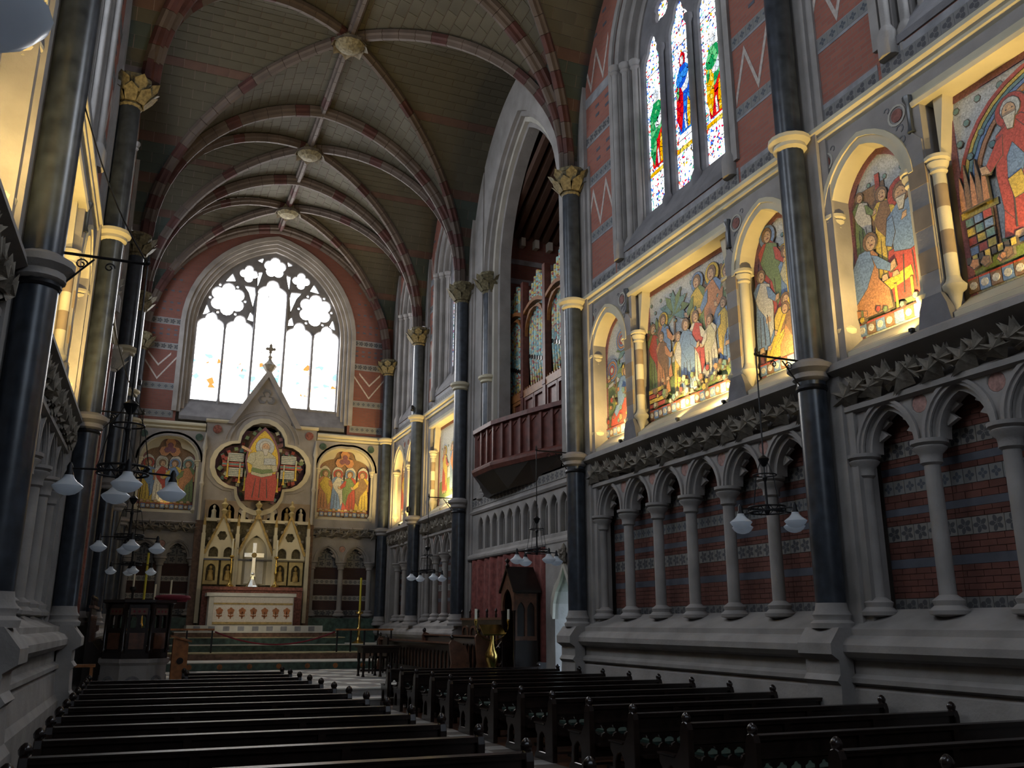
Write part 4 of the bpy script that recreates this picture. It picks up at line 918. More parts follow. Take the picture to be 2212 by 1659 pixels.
# balcony in front of the organ
bal = thing('organ_balcony', 'dark red-brown panelled wooden balcony below the organ', 'balcony', (9, 22.5, 5.4))
pl = [(9.38, 19.35), (8.98, 20.6), (8.6, 22.2), (8.6, 23.6), (9.3, 25.0)]
for (x0, y0), (x1, y1), npan in zip(pl, pl[1:], (3, 4, 3, 4)):
    D = Vector((x1-x0, y1-y0, 0)); ln = D.length; D.normalize(); Nn = Vector((-D.y, D.x, 0))
    TB = lambda u, d, z, o=Vector((x0, y0, 0)), D=D, Nn=Nn: tuple(o+D*u-Nn*d+Vector((0, 0, z)))
    child('handrail', MB(TB).box(-.03, ln+.03, -.14, .1, 7.18, 7.3), mahogany, bal); child('bottom_rail', MB(TB).run([(.1, 5.95), (-.1, 5.95), (-.16, 6.05), (-.16, 6.12), (-.06, 6.2), (.1, 6.2)], -.03, ln+.03), mahogany, bal)
    w = ln/npan
    for i in range(npan):
        p = child('panel', MB(TB).box(i*w+.04, (i+1)*w-.04, .0, .04, 6.2, 7.18), mahogany, bal)
        child('moulding', MB(TB).box(i*w-.045, i*w+.045, -.08, .06, 6.2, 7.18), mahogany, p)
        child('head', MB(TB).prism([(i*w+.04, 7.18), (i*w+.04, 7.0), ((i+.5)*w, 7.12), ((i+1)*w-.04, 7.0), ((i+1)*w-.04, 7.18)], -.03, .01), mahogany, p)
cb = MB(); up = [(x, y, 5.97) for x, y in pl]+[(9.3, 25.0, 5.97)]; lo = [(9.3-(9.3-x)*.45, y+(22.4-y)*.12, 5.45) for x, y in pl]
n = len(pl); cb.add([(x-.06, y, 5.97) for x, y in pl]+lo, [(i, i+1, n+i+1, n+i) for i in range(n-1)]+[tuple(range(n-1, -1, -1)), tuple(range(n, 2*n))]); child('coving', cb, oak, bal)
# lower wall of the organ bay: blind lancets, door, curtain
low = MB(TR); low.box(20.0, 25.75, .0, .5, 1.9, 3.78).box(17.9, 25.9, .0, .5, 5.1, 5.6); child('ashlar', low, stone, wr)
# wall round the doorway, with a real opening
dw = [(18.0, .1), (18.0, 3.8), (20.02, 3.8), (20.02, .1)]; dh = [(18.3, .12), (18.3, 2.0), (18.34, 2.35), (18.48, 2.62), (18.68, 2.8), (18.82, 3.02), (18.9, 3.16), (18.98, 3.02), (19.12, 2.8), (19.32, 2.62), (19.46, 2.35), (19.5, 2.0), (19.5, .12)]
door = struct(MB(TR).plate(dw+dh[::-1], [], -.1, .5, 0).build('door_1', stone))
q = dh[1:-1]; child('ogee_moulding', MB(TR).strip([(u, z) for u, z in q], [(18.9+(u-18.9)*1.2, z+.14) for u, z in q], -.17, -.02), stone_pale, door)
child('finial', MB().lathe(XR-.14, 18.9, [(.02, 3.2), (.07, 3.3), (.04, 3.4), (.12, 3.47), (.05, 3.53), (.08, 3.6), (.01, 3.72)], 8), carved, door)
for j in range(4):
    o = link('leaf', LEAFS, door, (XR-.16, 18.9+(.1 if j % 2 else -.1), 3.36+.14*(j//2))); o.rotation_euler = (0, .6 if j % 2 else -.6, -PI/2)
MB(TR).box(18.0, 20.6, .5, 2.6, -.1, FL).build('porch_floor', stone, door)
child('door_leaf', MB(TR).box(19.55, 19.61, .52, .95, FL, 3.0), door_blue, door); child('door_rail', MB(TR).box(19.53, 19.63, .52, .95, 1.6, 1.7), door_blue, door)
MB().box(9.9, 30, 10, 44, -.3, FL-.02).build('lawn_patch', lawn, door)
lz0, lz1 = 3.98, 4.75
n = 12; w = (25.2-18.3)/n
holes = [opening(18.3+(i+.5)*w, w*.38, lz0+.05, lz1-.1, .32, 6) for i in range(n)]
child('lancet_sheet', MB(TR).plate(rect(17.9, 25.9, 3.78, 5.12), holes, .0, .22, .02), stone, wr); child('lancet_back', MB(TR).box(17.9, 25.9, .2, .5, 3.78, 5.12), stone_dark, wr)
for i in range(n): child('lancet_mullion', MB(TR).strip(opening(18.3+(i+.5)*w, w*.3, lz0+.05, lz1-.1, .26, 6), opening(18.3+(i+.5)*w, w*.24, lz0+.05, lz1-.12, .2, 6), .12, .21), stone, wr)
trim(MB(TR).run([(.3, 3.72), (-.08, 3.72), (-.12, 3.78), (-.12, 3.84), (0, 3.93), (.3, 3.93)], 18.3, 25.75), stone); trim(MB(TR).run([(.3, 5.1), (-.04, 5.1), (-.08, 5.16), (0, 5.24), (.3, 5.24)], 18.2, 25.8), stone)
band_tiles(TR, 18.3, 25.7, 5.3, 5.55, -.02, tile_leaf, wr)
cur = MB(TR); nn = 60; top = [(20.1+5.6*i/nn, -.06-.035*math.sin(i*1.15)-.02*math.sin(i*.5)) for i in range(nn+1)]
cur.add([(u, d, 3.72) for u, d in top]+[(u, d*1.25, 1.0) for u, d in top], [(i, i+1, nn+2+i, nn+1+i) for i in range(nn)])
cur.add([(u, d+.012, 3.72) for u, d in top]+[(u, d*1.25+.012, 1.0) for u, d in top], [(i, nn+1+i, nn+2+i, i+1) for i in range(nn)])
curtain = tag(cur.build('wall_curtain', curtain_red, None, True), 'deep red brocade curtain hanging below the blind lancets', 'curtain')
child('curtain_rod', MB().tube([(XR-.08, 20.05, 3.74), (XR-.08, 25.75, 3.74)], .02), iron, curtain)
# ------------------------------------------------------------------ end wall
we = wall_end
ec, ehw = 3.92, 3.05                                           # window centre and half width of the splayed opening
b = MB(TE); oo = opening(ec, ehw+.32, 9.5, 13.55, 4.15, 12); arch = oo[1:-1]
b.box(-2.4, ec-ehw-.32, 0, .6, 9.5, 13.55).box(ec+ehw+.32, 9.9, 0, .6, 9.5, 13.55).box(-2.4, ec-ehw-.32, 0, .6, 13.55, 18.8).box(ec+ehw+.32, 9.9, 0, .6, 13.55, 18.8)
b.strip(arch, [(u, 18.8) for u, z in arch], 0, .6); child('brick_field', b, brick_redx, we)
child('sill_wall', MB(TE).box(ec-ehw-.32, ec+ehw+.32, .3, .6, 9.4, 10.5), stone_dark, we)
ew = bpy.data.objects.new('window_east', None); COL.objects.link(ew); struct(ew); nwin[0] += 1; ew.name = 'window_%d' % nwin[0]
PT = [opening(ec, ehw+.32-.14*k, 9.9, 13.55, 4.15-.14*k, 12) for k in range(4)]
for k in range(3): child('jamb_order', MB(TE).strip(PT[k], PT[k+1], .0+.12*k, .7), stone, ew)
child('hood_mould', MB(TE).strip(PT[0], opening(ec, ehw+.5, 9.9, 13.55, 4.33, 12), -.08, .05), stone, ew)
child('window_sill', MB(TE).run([(.7, 10.55), (.34, 10.5), (-.03, 9.75), (-.03, 9.6), (.7, 9.6)], ec-ehw-.2, ec+ehw+.2), stone_dark, ew)
out = opening(ec, 2.98, 10.4, 13.55, 3.82, 16); L5 = [(1.0, 2.02), (2.11, 3.17), (3.27, 4.45), (4.55, 5.61), (5.72, 6.77)]; holes = []
dx = ec-3.885
for i, (a, c) in enumerate(L5):
    m = (a+c)/2+dx; hw = (c-a)/2; zt = 15.35 if i == 2 else 13.65
    holes.append(cusped(m, hw, 10.55, zt, .62 if i != 2 else .66, .3))
for m in (2.08+dx, 5.7+dx): holes += [foil(m, 14.93, .44, .262, 6, PI/6, 7)]+[circ(m+.70*math.cos(PI/3*j), 14.93+.70*math.sin(PI/3*j), .06, 6) for j in range(6)]
holes += [foil(2.84+dx, 16.18, .2, .17, 4, 0, 7), foil(5.02+dx, 16.18, .2, .17, 4, 0, 7), foil(ec, 16.62, .25, .21, 5, PI/2, 7)]
for sg in (-1, 1):
    holes += [[(ec+sg*.72, 15.3), (ec+sg*.78, 14.75), (ec+sg*.98, 15.35), (ec+sg*1.18, 15.62), (ec+sg*.76, 15.6)], [(ec+sg*.72, 14.1), (ec+sg*.95, 14.15), (ec+sg*.85, 14.5), (ec+sg*.74, 14.35)],
              [(ec+sg*2.72, 14.15), (ec+sg*2.45, 14.25), (ec+sg*2.6, 14.6)], [(ec+sg*1.95, 15.72), (ec+sg*1.55, 15.78), (ec+sg*1.7, 16.1)], [(ec+sg*.75, 16.85), (ec+sg*.5, 17.0), (ec+sg*.55, 16.78)], [(ec+sg*.6, 15.9), (ec+sg*.5, 16.35), (ec+sg*.68, 16.3), (ec+sg*.66, 15.7)]]
child('tracery', MB(TE).plate(out, holes, .4, .62, .03), stone_dark, ew)
for i in range(4):
    x = (L5[i][1]+L5[i+1][0])/2+dx; child('mullion', MB().lathe(x, YE+.36, [(.09, 10.3), (.09, 10.5), (.05, 10.65), (.05, 13.6 if i in (0, 3) else 15.2), (.08, 13.75 if i in (0, 3) else 15.35)], 8), stone_dark, ew, True)
for i, (a, c) in enumerate(L5):
    z = 10.5; cuts = [11.1, 11.8, 12.5, 13.2, 14.1] if i != 2 else [11.1, 11.8, 12.5, 13.2, 14.1, 15.0, 16.1]
    for k, z2 in enumerate(cuts): pane(TE, rect(a+dx-.05, c+dx+.05, z+.006, z2-.006), .53, glass_east_low if k in (1, 2) else glass_east, ew); z = z2
pane(TE, opening(ec, 2.95, 14.11, 14.12, 3.2, 12), .56, glass_east, ew)
for ua, ub in ((-1.0, ec-ehw-.42), (ec+ehw+.42, 8.9)):
    for z in (9.62, 10.72, 12.35, 13.4): child('stone_band', MB(TE).box(ua, ub, -.008, .02, z, z+.28), band_grey, we); band_tiles(TE, ua, ub, z+.03, z+.25, -.014, tile_ring if z < 11 else tile_leaf, we)
    b = MB(TE); zig(b, ua+.05, ub-.05, 11.15, 12.1, 2, .09, -.008, .01, True); zig(b, ua+.3, ub-.3, 11.7, 12.2, 2, .09, -.007, .01, True); child('chevron_band', b, band_white, we)
    b = MB(TE)
    for z in (12.95, 13.15, 14.0, 14.3, 14.8, 15.3, 15.8, 16.3):
        for i in range(5): b.box(ua+.1+i*.27, ua+.22+i*.27, -.006, .01, z, z+.07)
    child('header_bricks', b, brick_blue, we, kind='stuff')
# mosaic storey of the end wall
QC, QZ = 3.93, 7.92
b = MB(TE); ops = [(.5, 1.02), (7.33, 1.1)]
hl = [opening(c, hw+.06, 5.95, 7.95, .95, 8) for c, hw in ops]
quat = foil(QC, QZ, .9, .88, 4, 0, 10)
def qout(s): return [(QC+(u-QC)*s, QZ+(z-QZ)*s) for u, z in quat]
quat_s = qout(.99)
child('ashlar', MB(TE).plate([(-2.4, 5.6), (1.74, 5.6), (6.05, 5.6), (9.9, 5.6), (9.9, 9.15), (6.05, 9.15), (6.05, 9.62), (5.3, 9.62), (3.95, 11.9), (2.6, 9.62), (1.75, 9.62), (1.75, 9.15), (-2.4, 9.15)], hl+[quat_s], -.05, .45, 0), stone, we)
for ua, ub in ((-.9, 1.72), (6.08, 8.8)): string(TE, ua, ub)
for (ua, ub) in ((1.7, 2.62), (5.28, 6.1)): trim(MB(TE).run([(.2, 9.56), (-.1, 9.56), (-.14, 9.62), (-.14, 9.68), (.2, 9.72)], ua, ub), stone_buff)
gp = [(2.5, 9.55), (3.95, 11.98), (5.4, 9.55)]; gq = [(2.74, 9.55), (3.95, 11.6), (5.16, 9.55)]
trim(MB(TE).strip(gp, gq, -.2, .05), stone)
child('gable_roundel', MB(TE).strip(foil(3.95, 10.75, .14, .12, 3, PI/2, 6), foil(3.95, 10.75, .2, .17, 3, PI/2, 6), -.09, -.03, True), stone_dark, we)
for k_ in range(2): q_ = [(QC+(1.28+.16*k_)*math.cos(PI*j/16), QZ+.82+(1.28+.16*k_)*math.sin(PI*j/16)) for j in range(17)]; child('hood_arch', MB(TE).strip(q_, [(QC+(u-QC)*1.05, QZ+.82+(z-QZ-.82)*1.05) for u, z in q_], -.1+.03*k_, -.04), stone, we)
for i in range(9):
    c = QC+(-1.15+2.3*i/8); child('incised_scroll', MB(TE).strip(circ(c, 9.75+.05*(i % 2), .1, 10)[:8], circ(c, 9.75+.05*(i % 2), .07, 10)[:8], -.07, -.03), stone_dark, we) if abs(c-QC) > .9 else None
crs = thing('gable_cross', 'stone finial cross on the gable in front of the east window', 'cross', (3.95, 35.95, 11.85))
child('knop', MB().lathe(3.95, 35.92, [(.1, 11.8), (.22, 11.95), (.3, 12.1), (.2, 12.2), (.1, 12.3), (.06, 12.4), (.1, 12.48), (.04, 12.55)], 8), carved, crs); child('shaft', MB().box(3.92, 3.98, 35.89, 35.95, 12.5, 13.05), carved, crs); child('arms', MB().prism(foil(3.95, 12.82, .14, .07, 4, 0, 5), 35.88, 35.96), carved, crs)
for (c, hw), lb, rows in zip(ops, ('arched mosaic of four haloed saints left of the altar', 'arched mosaic of four haloed saints right of the altar'),
        ([('yellow', 'blue', 'red'), ('white', 'red', 'pale'), ('yellow', 'blue', 'blue'), ('green', 'orange', 'teal')], [('orange', 'yellow', 'green'), ('blue', 'white', 'red'), ('red', 'green', 'blue'), ('yellow', 'brown', 'red')])):
    panel(TE, 1, c-hw, c+hw, 'arch', lambda p, z0, r=rows: scene_saints(p, z0, r), lb, z0=6.1, zs=7.95, h=.92, power=0)
    for sg in (-1, 1): child('glass_roundel', MB(TE).lathe(c+sg*(hw+.12), -.08, [(.001, 0), (.001, .01)], 3) if False else MB(TE).prism(circ(c+sg*1.0, 8.92, .14, 12), -.09, -.02), marble_green, we)
for c in (2.15, 5.75): child('glass_roundel', MB(TE).prism(circ(c, 9.3, .17, 12), -.09, -.02), marble_red, we)
# great quatrefoil mosaic
qm = thing('mosaic_panel', 'quatrefoil mosaic of an enthroned figure with open book above the altar', 'mosaic', (QC, YE+.3, QZ), 'mosaic panels of the upper wall')
child('mosaic_ground', MB(TE).prism(quat_s, .31, .36), MZ['brown'], qm)
for s0, s1, d0, m in ((.99, 1.1, -.13, stone_buff), (1.1, 1.2, -.08, stone)): child('frame_moulding', MB(TE).strip(qout(s0), qout(s1), d0, .32 if s0 < 1 else .05, True), m, qm)
child('mosaic_border', MB(TE).strip(qout(.985), qout(.9), .3, .33, True), MZ['purple'], qm)
p = Pic(TE, QC-1.6, QC+1.6, 1, qm)
for i in range(330):
    a = random.uniform(0, 2*PI); r = random.uniform(.3, 1.62); u, z = QC+r*math.cos(a), QZ+r*math.sin(a)
    if abs(u-QC) < .45 and z < QZ+.9: continue
    if min(math.hypot(u-QC-q*.9, z-QZ-w_*.9) for q, w_ in ((1, 0), (-1, 0), (0, 1), (0, -1))) > .76: continue
    p.shape('mosaic_leaf', foil(u, z, .05, .045, 4, a, 3), random.choice(['red', 'green', 'teal', 'purple', 'pale']))
for sg in (-1, 1):
    p.shape('mosaic_scroll', rect(*sorted((QC+sg*.72, QC+sg*1.3)), QZ+.1, QZ+.42), 'white'); [p.shape('mosaic_line', rect(*sorted((QC+sg*.75, QC+sg*1.27)), QZ+.15+.07*k, QZ+.17+.07*k), 'teal') for k in range(4)]; p.shape('mosaic_band', rect(*sorted((QC+sg*.7, QC+sg*1.5)), QZ-.12, QZ+.06), 'red'); p.shape('mosaic_band', rect(*sorted((QC+sg*.7, QC+sg*1.5)), QZ-.06, QZ+.01), 'teal')
    p.shape('mosaic_scroll', rect(*sorted((QC+sg*.72, QC+sg*1.25)), QZ-.5, QZ-.16), 'white'); [p.shape('mosaic_line', rect(*sorted((QC+sg*.75, QC+sg*1.22)), QZ-.45+.07*k, QZ-.43+.07*k), 'teal') for k in range(4)]
    for a, zb in ((.62, -1.05), (.84, -.75), (1.3, -.55)): p.shape('mosaic_candlestick', [(QC+sg*a-.06, QZ+zb), (QC+sg*a+.06, QZ+zb), (QC+sg*a+.025, QZ+zb+.1), (QC+sg*a+.03, QZ+zb+.55), (QC+sg*a-.03, QZ+zb+.55), (QC+sg*a-.025, QZ+zb+.1)], 'gold'); p.shape('mosaic_candle', rect(QC+sg*a-.025, QC+sg*a+.025, QZ+zb+.55, QZ+zb+.8), 'pale')
for s0, k in ((1.0, 'purple'), (.9, 'gold')):
    H = 2.35*s0; mnd = [(QC-.62*s0, QZ-.1)]+parch(QC-.66*s0, QC+.66*s0, QZ+.1, 1.42*s0, 8)+[(QC+.62*s0, QZ-.1), (QC+.45*s0, QZ-.9), (QC, QZ-1.35*s0), (QC-.45*s0, QZ-.9)]
    p.shape('mosaic_mandorla', mnd, k)
p.fig(.5, QZ-1.4, 2.4, 'pale', 'red', 'sky', pose='sit', hair='white', extra='beard')
p.shape('mosaic_sash', [(QC-.4, QZ-.28), (QC, QZ-.36), (QC+.42, QZ-.28), (QC+.4, QZ-.14), (QC, QZ-.2), (QC-.36, QZ-.12)], 'green')
p.shape('mosaic_sleeve', [(QC-.32, QZ+.48), (QC-.5, QZ+.42), (QC-.62, QZ+.1), (QC-.4, QZ-.02), (QC-.28, QZ+.2)], 'pale'); p.shape('mosaic_hand', [(QC-.5, QZ+.46), (QC-.85, QZ+.62), (QC-.82, QZ+.72), (QC-.45, QZ+.56)], 'flesh')
p.shape('mosaic_book', [(QC+.05, QZ), (QC+.3, QZ+.03), (QC+.5, QZ), (QC+.5, QZ+.25), (QC+.3, QZ+.28), (QC+.05, QZ+.25)], 'sky')
# lower storey of the end wall
fz = MB(TE).run([(.5, 5.64), (-.1, 5.64), (-.16, 5.6), (-.1, 5.54), (.0, 5.5), (.0, 5.34), (-.08, 5.3), (.5, 5.26)], -.9, 1.7); o1 = trim(fz, stone); frieze(TE, 0, -.85, 1.65, 5.42, .28, o1)
fz = MB(TE).run([(.5, 5.64), (-.1, 5.64), (-.16, 5.6), (-.1, 5.54), (.0, 5.5), (.0, 5.34), (-.08, 5.3), (.5, 5.26)], 6.15, 8.75); o1 = trim(fz, stone); frieze(TE, 0, 6.2, 8.7, 5.42, .28, o1)
for u0, lb in ((-.62, 'blind arcade of two arches left of the altar on the end wall'), (6.2, 'blind arcade of two arches right of the altar on the end wall')):
    arcade(TE, u0, 2, 1.16, lb, 0, 'X', zcap=4.05, zsill=2.05, ztop=5.28)
    MB(TE).box(u0-.3, u0+2.6, -.1, .5, .9, 2.1).build('dado', marble_green, we)
for x in (1.82, 5.98): child('pilaster', MB(TE).box(x-.16, x+.16, -.12, .4, 1.2, 5.7), marble_brown, we)
for x in (1.75, 6.03): child('angle_shaft', MB().lathe(x, YE-.12, [(.06, 5.7), (.06, 7.0), (.1, 7.1), (.06, 7.2), (.06, 8.4), (.1, 8.5), (.02, 9.1)], 8), stone_pale, we, True)
# ------------------------------------------------------------------ reredos
rr = thing('reredos', 'gilded stone reredos with three gables behind the altar', 'reredos', (3.93, 35.8, 3.1))
TQ = lambda u, d, z: (u, 35.62+d, z)
child('back_slab', MB(TQ).box(2.0, 5.88, .12, .4, 1.8, 5.72), mat('reredos_ground', (.10, .085, .05), .7, var=.5, scale=14), rr); child('cornice', MB(TQ).box(1.95, 5.93, -.05, .4, 5.66, 5.78), stone_buff, rr)
for i, c in enumerate((2.66, 3.93, 5.2)):
    w = .62 if i != 1 else .68; ap = 5.95 if i != 1 else 6.0
    g = [(c-w, 4.45), (c, ap), (c+w, 4.45)]
    if i == 1: hs = [opening(c, w*.62, 4.2, 4.55, .55, 8)]; ol = [(c-w, 4.2), (c-w, 4.45), (c, ap), (c+w, 4.45), (c+w, 4.2)]; hs = []; ol = [(c-w, 3.3), (c-w, 4.45), (c, ap), (c+w, 4.45), (c+w, 3.3), (c+w*.66, 3.3)]+opening(c, w*.66, 3.3, 4.45, .72, 8)[-2:0:-1]+[(c-w*.66, 3.3)]
    else: hs = [foil(c, 5.12, .1, .08, 6, 0, 5), opening(c-.27, .17, 4.32, 4.5, .2, 5), opening(c+.27, .17, 4.32, 4.5, .2, 5)]; ol = [(c-w, 4.25), (c-w, 4.45), (c, ap), (c+w, 4.45), (c+w, 4.25)]
    child('gable', MB(TQ).plate(ol, hs, -.04, .1, .012), stone_buff, rr); child('gable_coping', MB(TQ).strip([(c-w-.05, 4.42), (c, ap+.08), (c+w+.05, 4.42)], [(c-w+.06, 4.42), (c, ap-.12), (c+w-.06, 4.42)], -.08, -.02), gilt, rr)
    f = child('gable_finial', MB().lathe(c, 35.6, [(.05, ap-.05), (.12, ap+.12), (.05, ap+.2), (.14, ap+.36), (.04, ap+.46), (.06, ap+.55), (.01, ap+.62)], 8), cream, rr)
    for j in range(4):
        for sg in (-1, 1):
            o = link('crocket', LEAFS, rr, None); o.location = Vector((c+sg*(w*(1-(j+.5)/4.5)+.06), 35.54, 4.45+(ap-4.45)*(j+.6)/4.5))-wloc(rr); o.rotation_euler = (0, sg*.8, 0); o.scale = (.7, .7, .7)
for x in (2.35, 2.97, 4.9, 5.5):
    nc = child('statue_niche', MB(TQ).plate(rect(x-.27, x+.27, 3.3, 4.2), [opening(x, .17, 3.45, 3.85, .22, 6)], -.02, .1, .012), cream, rr)
    child('statue', MB().lathe(x, 35.68, [(.13, 3.45), (.12, 3.6), (.08, 3.72), (.1, 3.8), (.03, 3.86), (.06, 3.9), (.055, 3.97), (.01, 4.01)], 10), gilt, nc, True)
child('string', MB(TQ).box(2.02, 5.86, -.06, .1, 4.2, 4.26), oak, rr); child('niche_back', MB(TQ).box(3.48, 4.38, .08, .13, 3.3, 5.1), stone_buff, rr)
child('crucifix_panel', MB(TQ).box(3.58, 3.84, .0, .09, 3.35, 4.3), marble_white, rr); child('crucifix_panel', MB(TQ).box(4.0, 4.26, .0, .09, 3.35, 4.3), marble_white, rr)
for x in (1.98, 3.22, 4.64, 5.9): child('buttress', MB(TQ).box(x-.07, x+.07, -.12, .2, 1.9, 5.2).box(x-.05, x+.05, -.1, .1, 5.2, 5.5), stone_buff, rr); child('pinnacle', MB().lathe(x, 35.57, [(.07, 5.5), (.01, 5.95)], 6), gilt, rr)
child('upper_niches', MB(TE).plate(rect(1.95, 5.95, 5.72, 6.5), [opening(2.3+.55*i, .2, 5.76, 6.1, .25, 6) for i in range(7)], -.12, -.04, .01), stone_brown, rr); child('upper_niche_back', MB(TE).box(1.95, 5.95, -.05, -.03, 5.72, 6.5), brick_blue, rr)
for i in range(7): child('niche_statue', MB().lathe(2.3+.55*i, 35.92, [(.11, 5.77), (.08, 6.0), (.1, 6.1), (.03, 6.16), (.055, 6.2), (.05, 6.28), (.01, 6.32)], 8), gilt if i % 2 else stone_buff, rr, True)
# altar and what stands on it
al = thing('altar', 'stone altar with pale marble top below the reredos', 'altar', (3.8, 34.6, 1.82))
child('body', MB().box(2.3, 5.3, 34.25, 35.15, 1.82, 2.84), marble_white, al); child('mensa', MB().box(2.2, 5.36, 34.15, 35.2, 2.84, 2.96), marble_white, al)
fr = thing('altar_frontal', 'white embroidered altar frontal with seven orange motifs', 'cloth', (3.86, 34.2, 1.9))
child('cloth', MB().box(2.46, 5.26, 34.19, 34.24, 1.86, 2.82), mat('linen', (.55, .5, .44), .9, var=.1, scale=20), fr); child('gold_band', MB().box(2.46, 5.26, 34.17, 34.2, 2.55, 2.61), gilt, fr); child('gold_hem', MB().box(2.46, 5.26, 34.17, 34.2, 1.86, 1.94), gilt, fr)
embro = mat('embroidery', (.32, .13, .06), .9)
for i in range(7):
    c = 2.68+i*.395; o = child('motif', MB().prism(foil(c, 2.32, .07, .06, 5, PI/2, 4), 34.17, 34.2).prism([(c-.02, 2.05), (c+.02, 2.05), (c+.015, 2.3), (c-.015, 2.3)], 34.17, 34.2).prism([(c-.1, 2.14), (c, 2.1), (c+.1, 2.14), (c+.09, 2.2), (c, 2.15), (c-.09, 2.2)], 34.17, 34.2), embro, fr)
sh = tag(MB().box(2.1, 5.75, 35.2, 35.5, 3.1, 3.22).box(2.1, 5.75, 35.3, 35.5, 1.82, 3.1).build('altar_shelf', marble_red), 'red marble shelf behind the altar carrying cross and candles', 'shelf')
cx_ = thing('altar_cross', 'tall silver cross on a splayed foot above the altar', 'cross', (3.86, 35.35, 3.22))
child('foot', MB().lathe(3.86, 35.33, [(.24, 3.22), (.2, 3.28), (.08, 3.5), (.05, 3.65), (.08, 3.7), (.05, 3.76)], 8), silver, cx_); child('shaft', MB().prism([(3.77, 3.6), (3.8, 3.9), (3.79, 4.86), (3.93, 4.86), (3.92, 3.9), (3.95, 3.6)], 35.29, 35.36), silver, cx_); child('arms', MB().box(3.5, 4.22, 35.29, 35.36, 4.33, 4.48), silver, cx_); child('boss', MB().prism(circ(3.86, 4.4, .1, 10), 35.27, 35.31), gilt, cx_)
def candle(x, y, z, h, label, r=.03, m=wax):
    t = thing('candle', label, 'candle', (x, y, z), 'candles'); child('wax', MB().lathe(x, y, [(r, z), (r*.95, z+h)], 10), m, t, True); child('wick', MB().lathe(x, y, [(.004, z+h), (.003, z+h+.025)], 5), iron, t)
def candlestick(x, y, z, h, label, m=brass, r=.1):
    t = thing('candlestick', label, 'candlestick', (x, y, z), 'candlesticks')
    child('foot', MB().lathe(x, y, [(r*1.5, z), (r*1.5, z+.03), (r*.6, z+.1*h), (r*.35, z+.2*h)], 10), m, t, True); child('stem', MB().lathe(x, y, [(r*.35, z+.2*h), (r*.3, z+.38*h), (r*.6, z+.45*h), (r*.3, z+.52*h), (r*.28, z+.9*h)], 10), m, t, True); child('drip_pan', MB().lathe(x, y, [(r*.3, z+.9*h), (r*.9, z+.95*h), (r*.8, z+h)], 10), m, t, True)
for x, nm in ((3.05, 'left'), (4.7, 'right')):
    candlestick(x, 35.3, 3.22, 1.15, 'brass candlestick on the altar shelf, %s of the cross' % nm); candle(x, 35.3, 4.37, .62, 'white candle on the altar shelf, %s of the cross' % nm)
candlestick(3.93, 35.58, 5.78, .55, 'gilt candlestick above the middle gable of the reredos', gilt); candle(3.93, 35.58, 6.33, .42, 'white candle above the middle gable of the reredos')
candlestick(7.73, 34.0, 1.18, 1.15, 'tall brass floor candlestick right of the altar', brass, .17); candle(7.73, 34.0, 2.33, 1.25, 'tall yellow candle in the floor candlestick right of the altar', .04, wax_gold)
candlestick(.12, 34.0, 1.18, 1.4, 'tall brass floor candlestick left of the altar', brass, .17); candle(.12, 34.0, 2.58, 1.7, 'tall yellow candle in the floor candlestick left of the altar', .04, wax_gold)
for x, h, nm in ((-.25, 4.0, 'first'), (.45, 3.55, 'second'), (.95, 3.7, 'third')):
    candlestick(x, 33.2, 1.18, h-2.1, 'dark candle stand behind the pulpit, %s from the wall' % nm, iron, .12); candle(x, 33.2, h-.92, .55, 'white candle behind the pulpit, %s from the wall' % nm)
for (x0, x1, nm) in ((-.9, 2.4, 'left'), (6.45, 8.5, 'right')):
    t = thing('altar_rail', 'slim communion rail with red top, %s of the gap' % nm, 'rail', ((x0+x1)/2, 31.95, .945)); child('top_rail', MB().box(x0, x1, 31.9, 32.02, 1.66, 1.72), oak_orange, t)
    n = 4
    for i in range(n+1): x = x0+.06+(x1-x0-.12)*i/n; child('post', MB().box(x-.025, x+.025, 31.93, 31.99, .945, 1.66), iron, t)
rope = tag(MB().tube([(2.42+4.0*i/20, 31.9, 1.62-.42*(1-((i-10)/10)**2)) for i in range(21)], .025).build('barrier_rope', velvet, None, True), 'dark red rope hanging in a curve across the altar rail gap', 'rope')
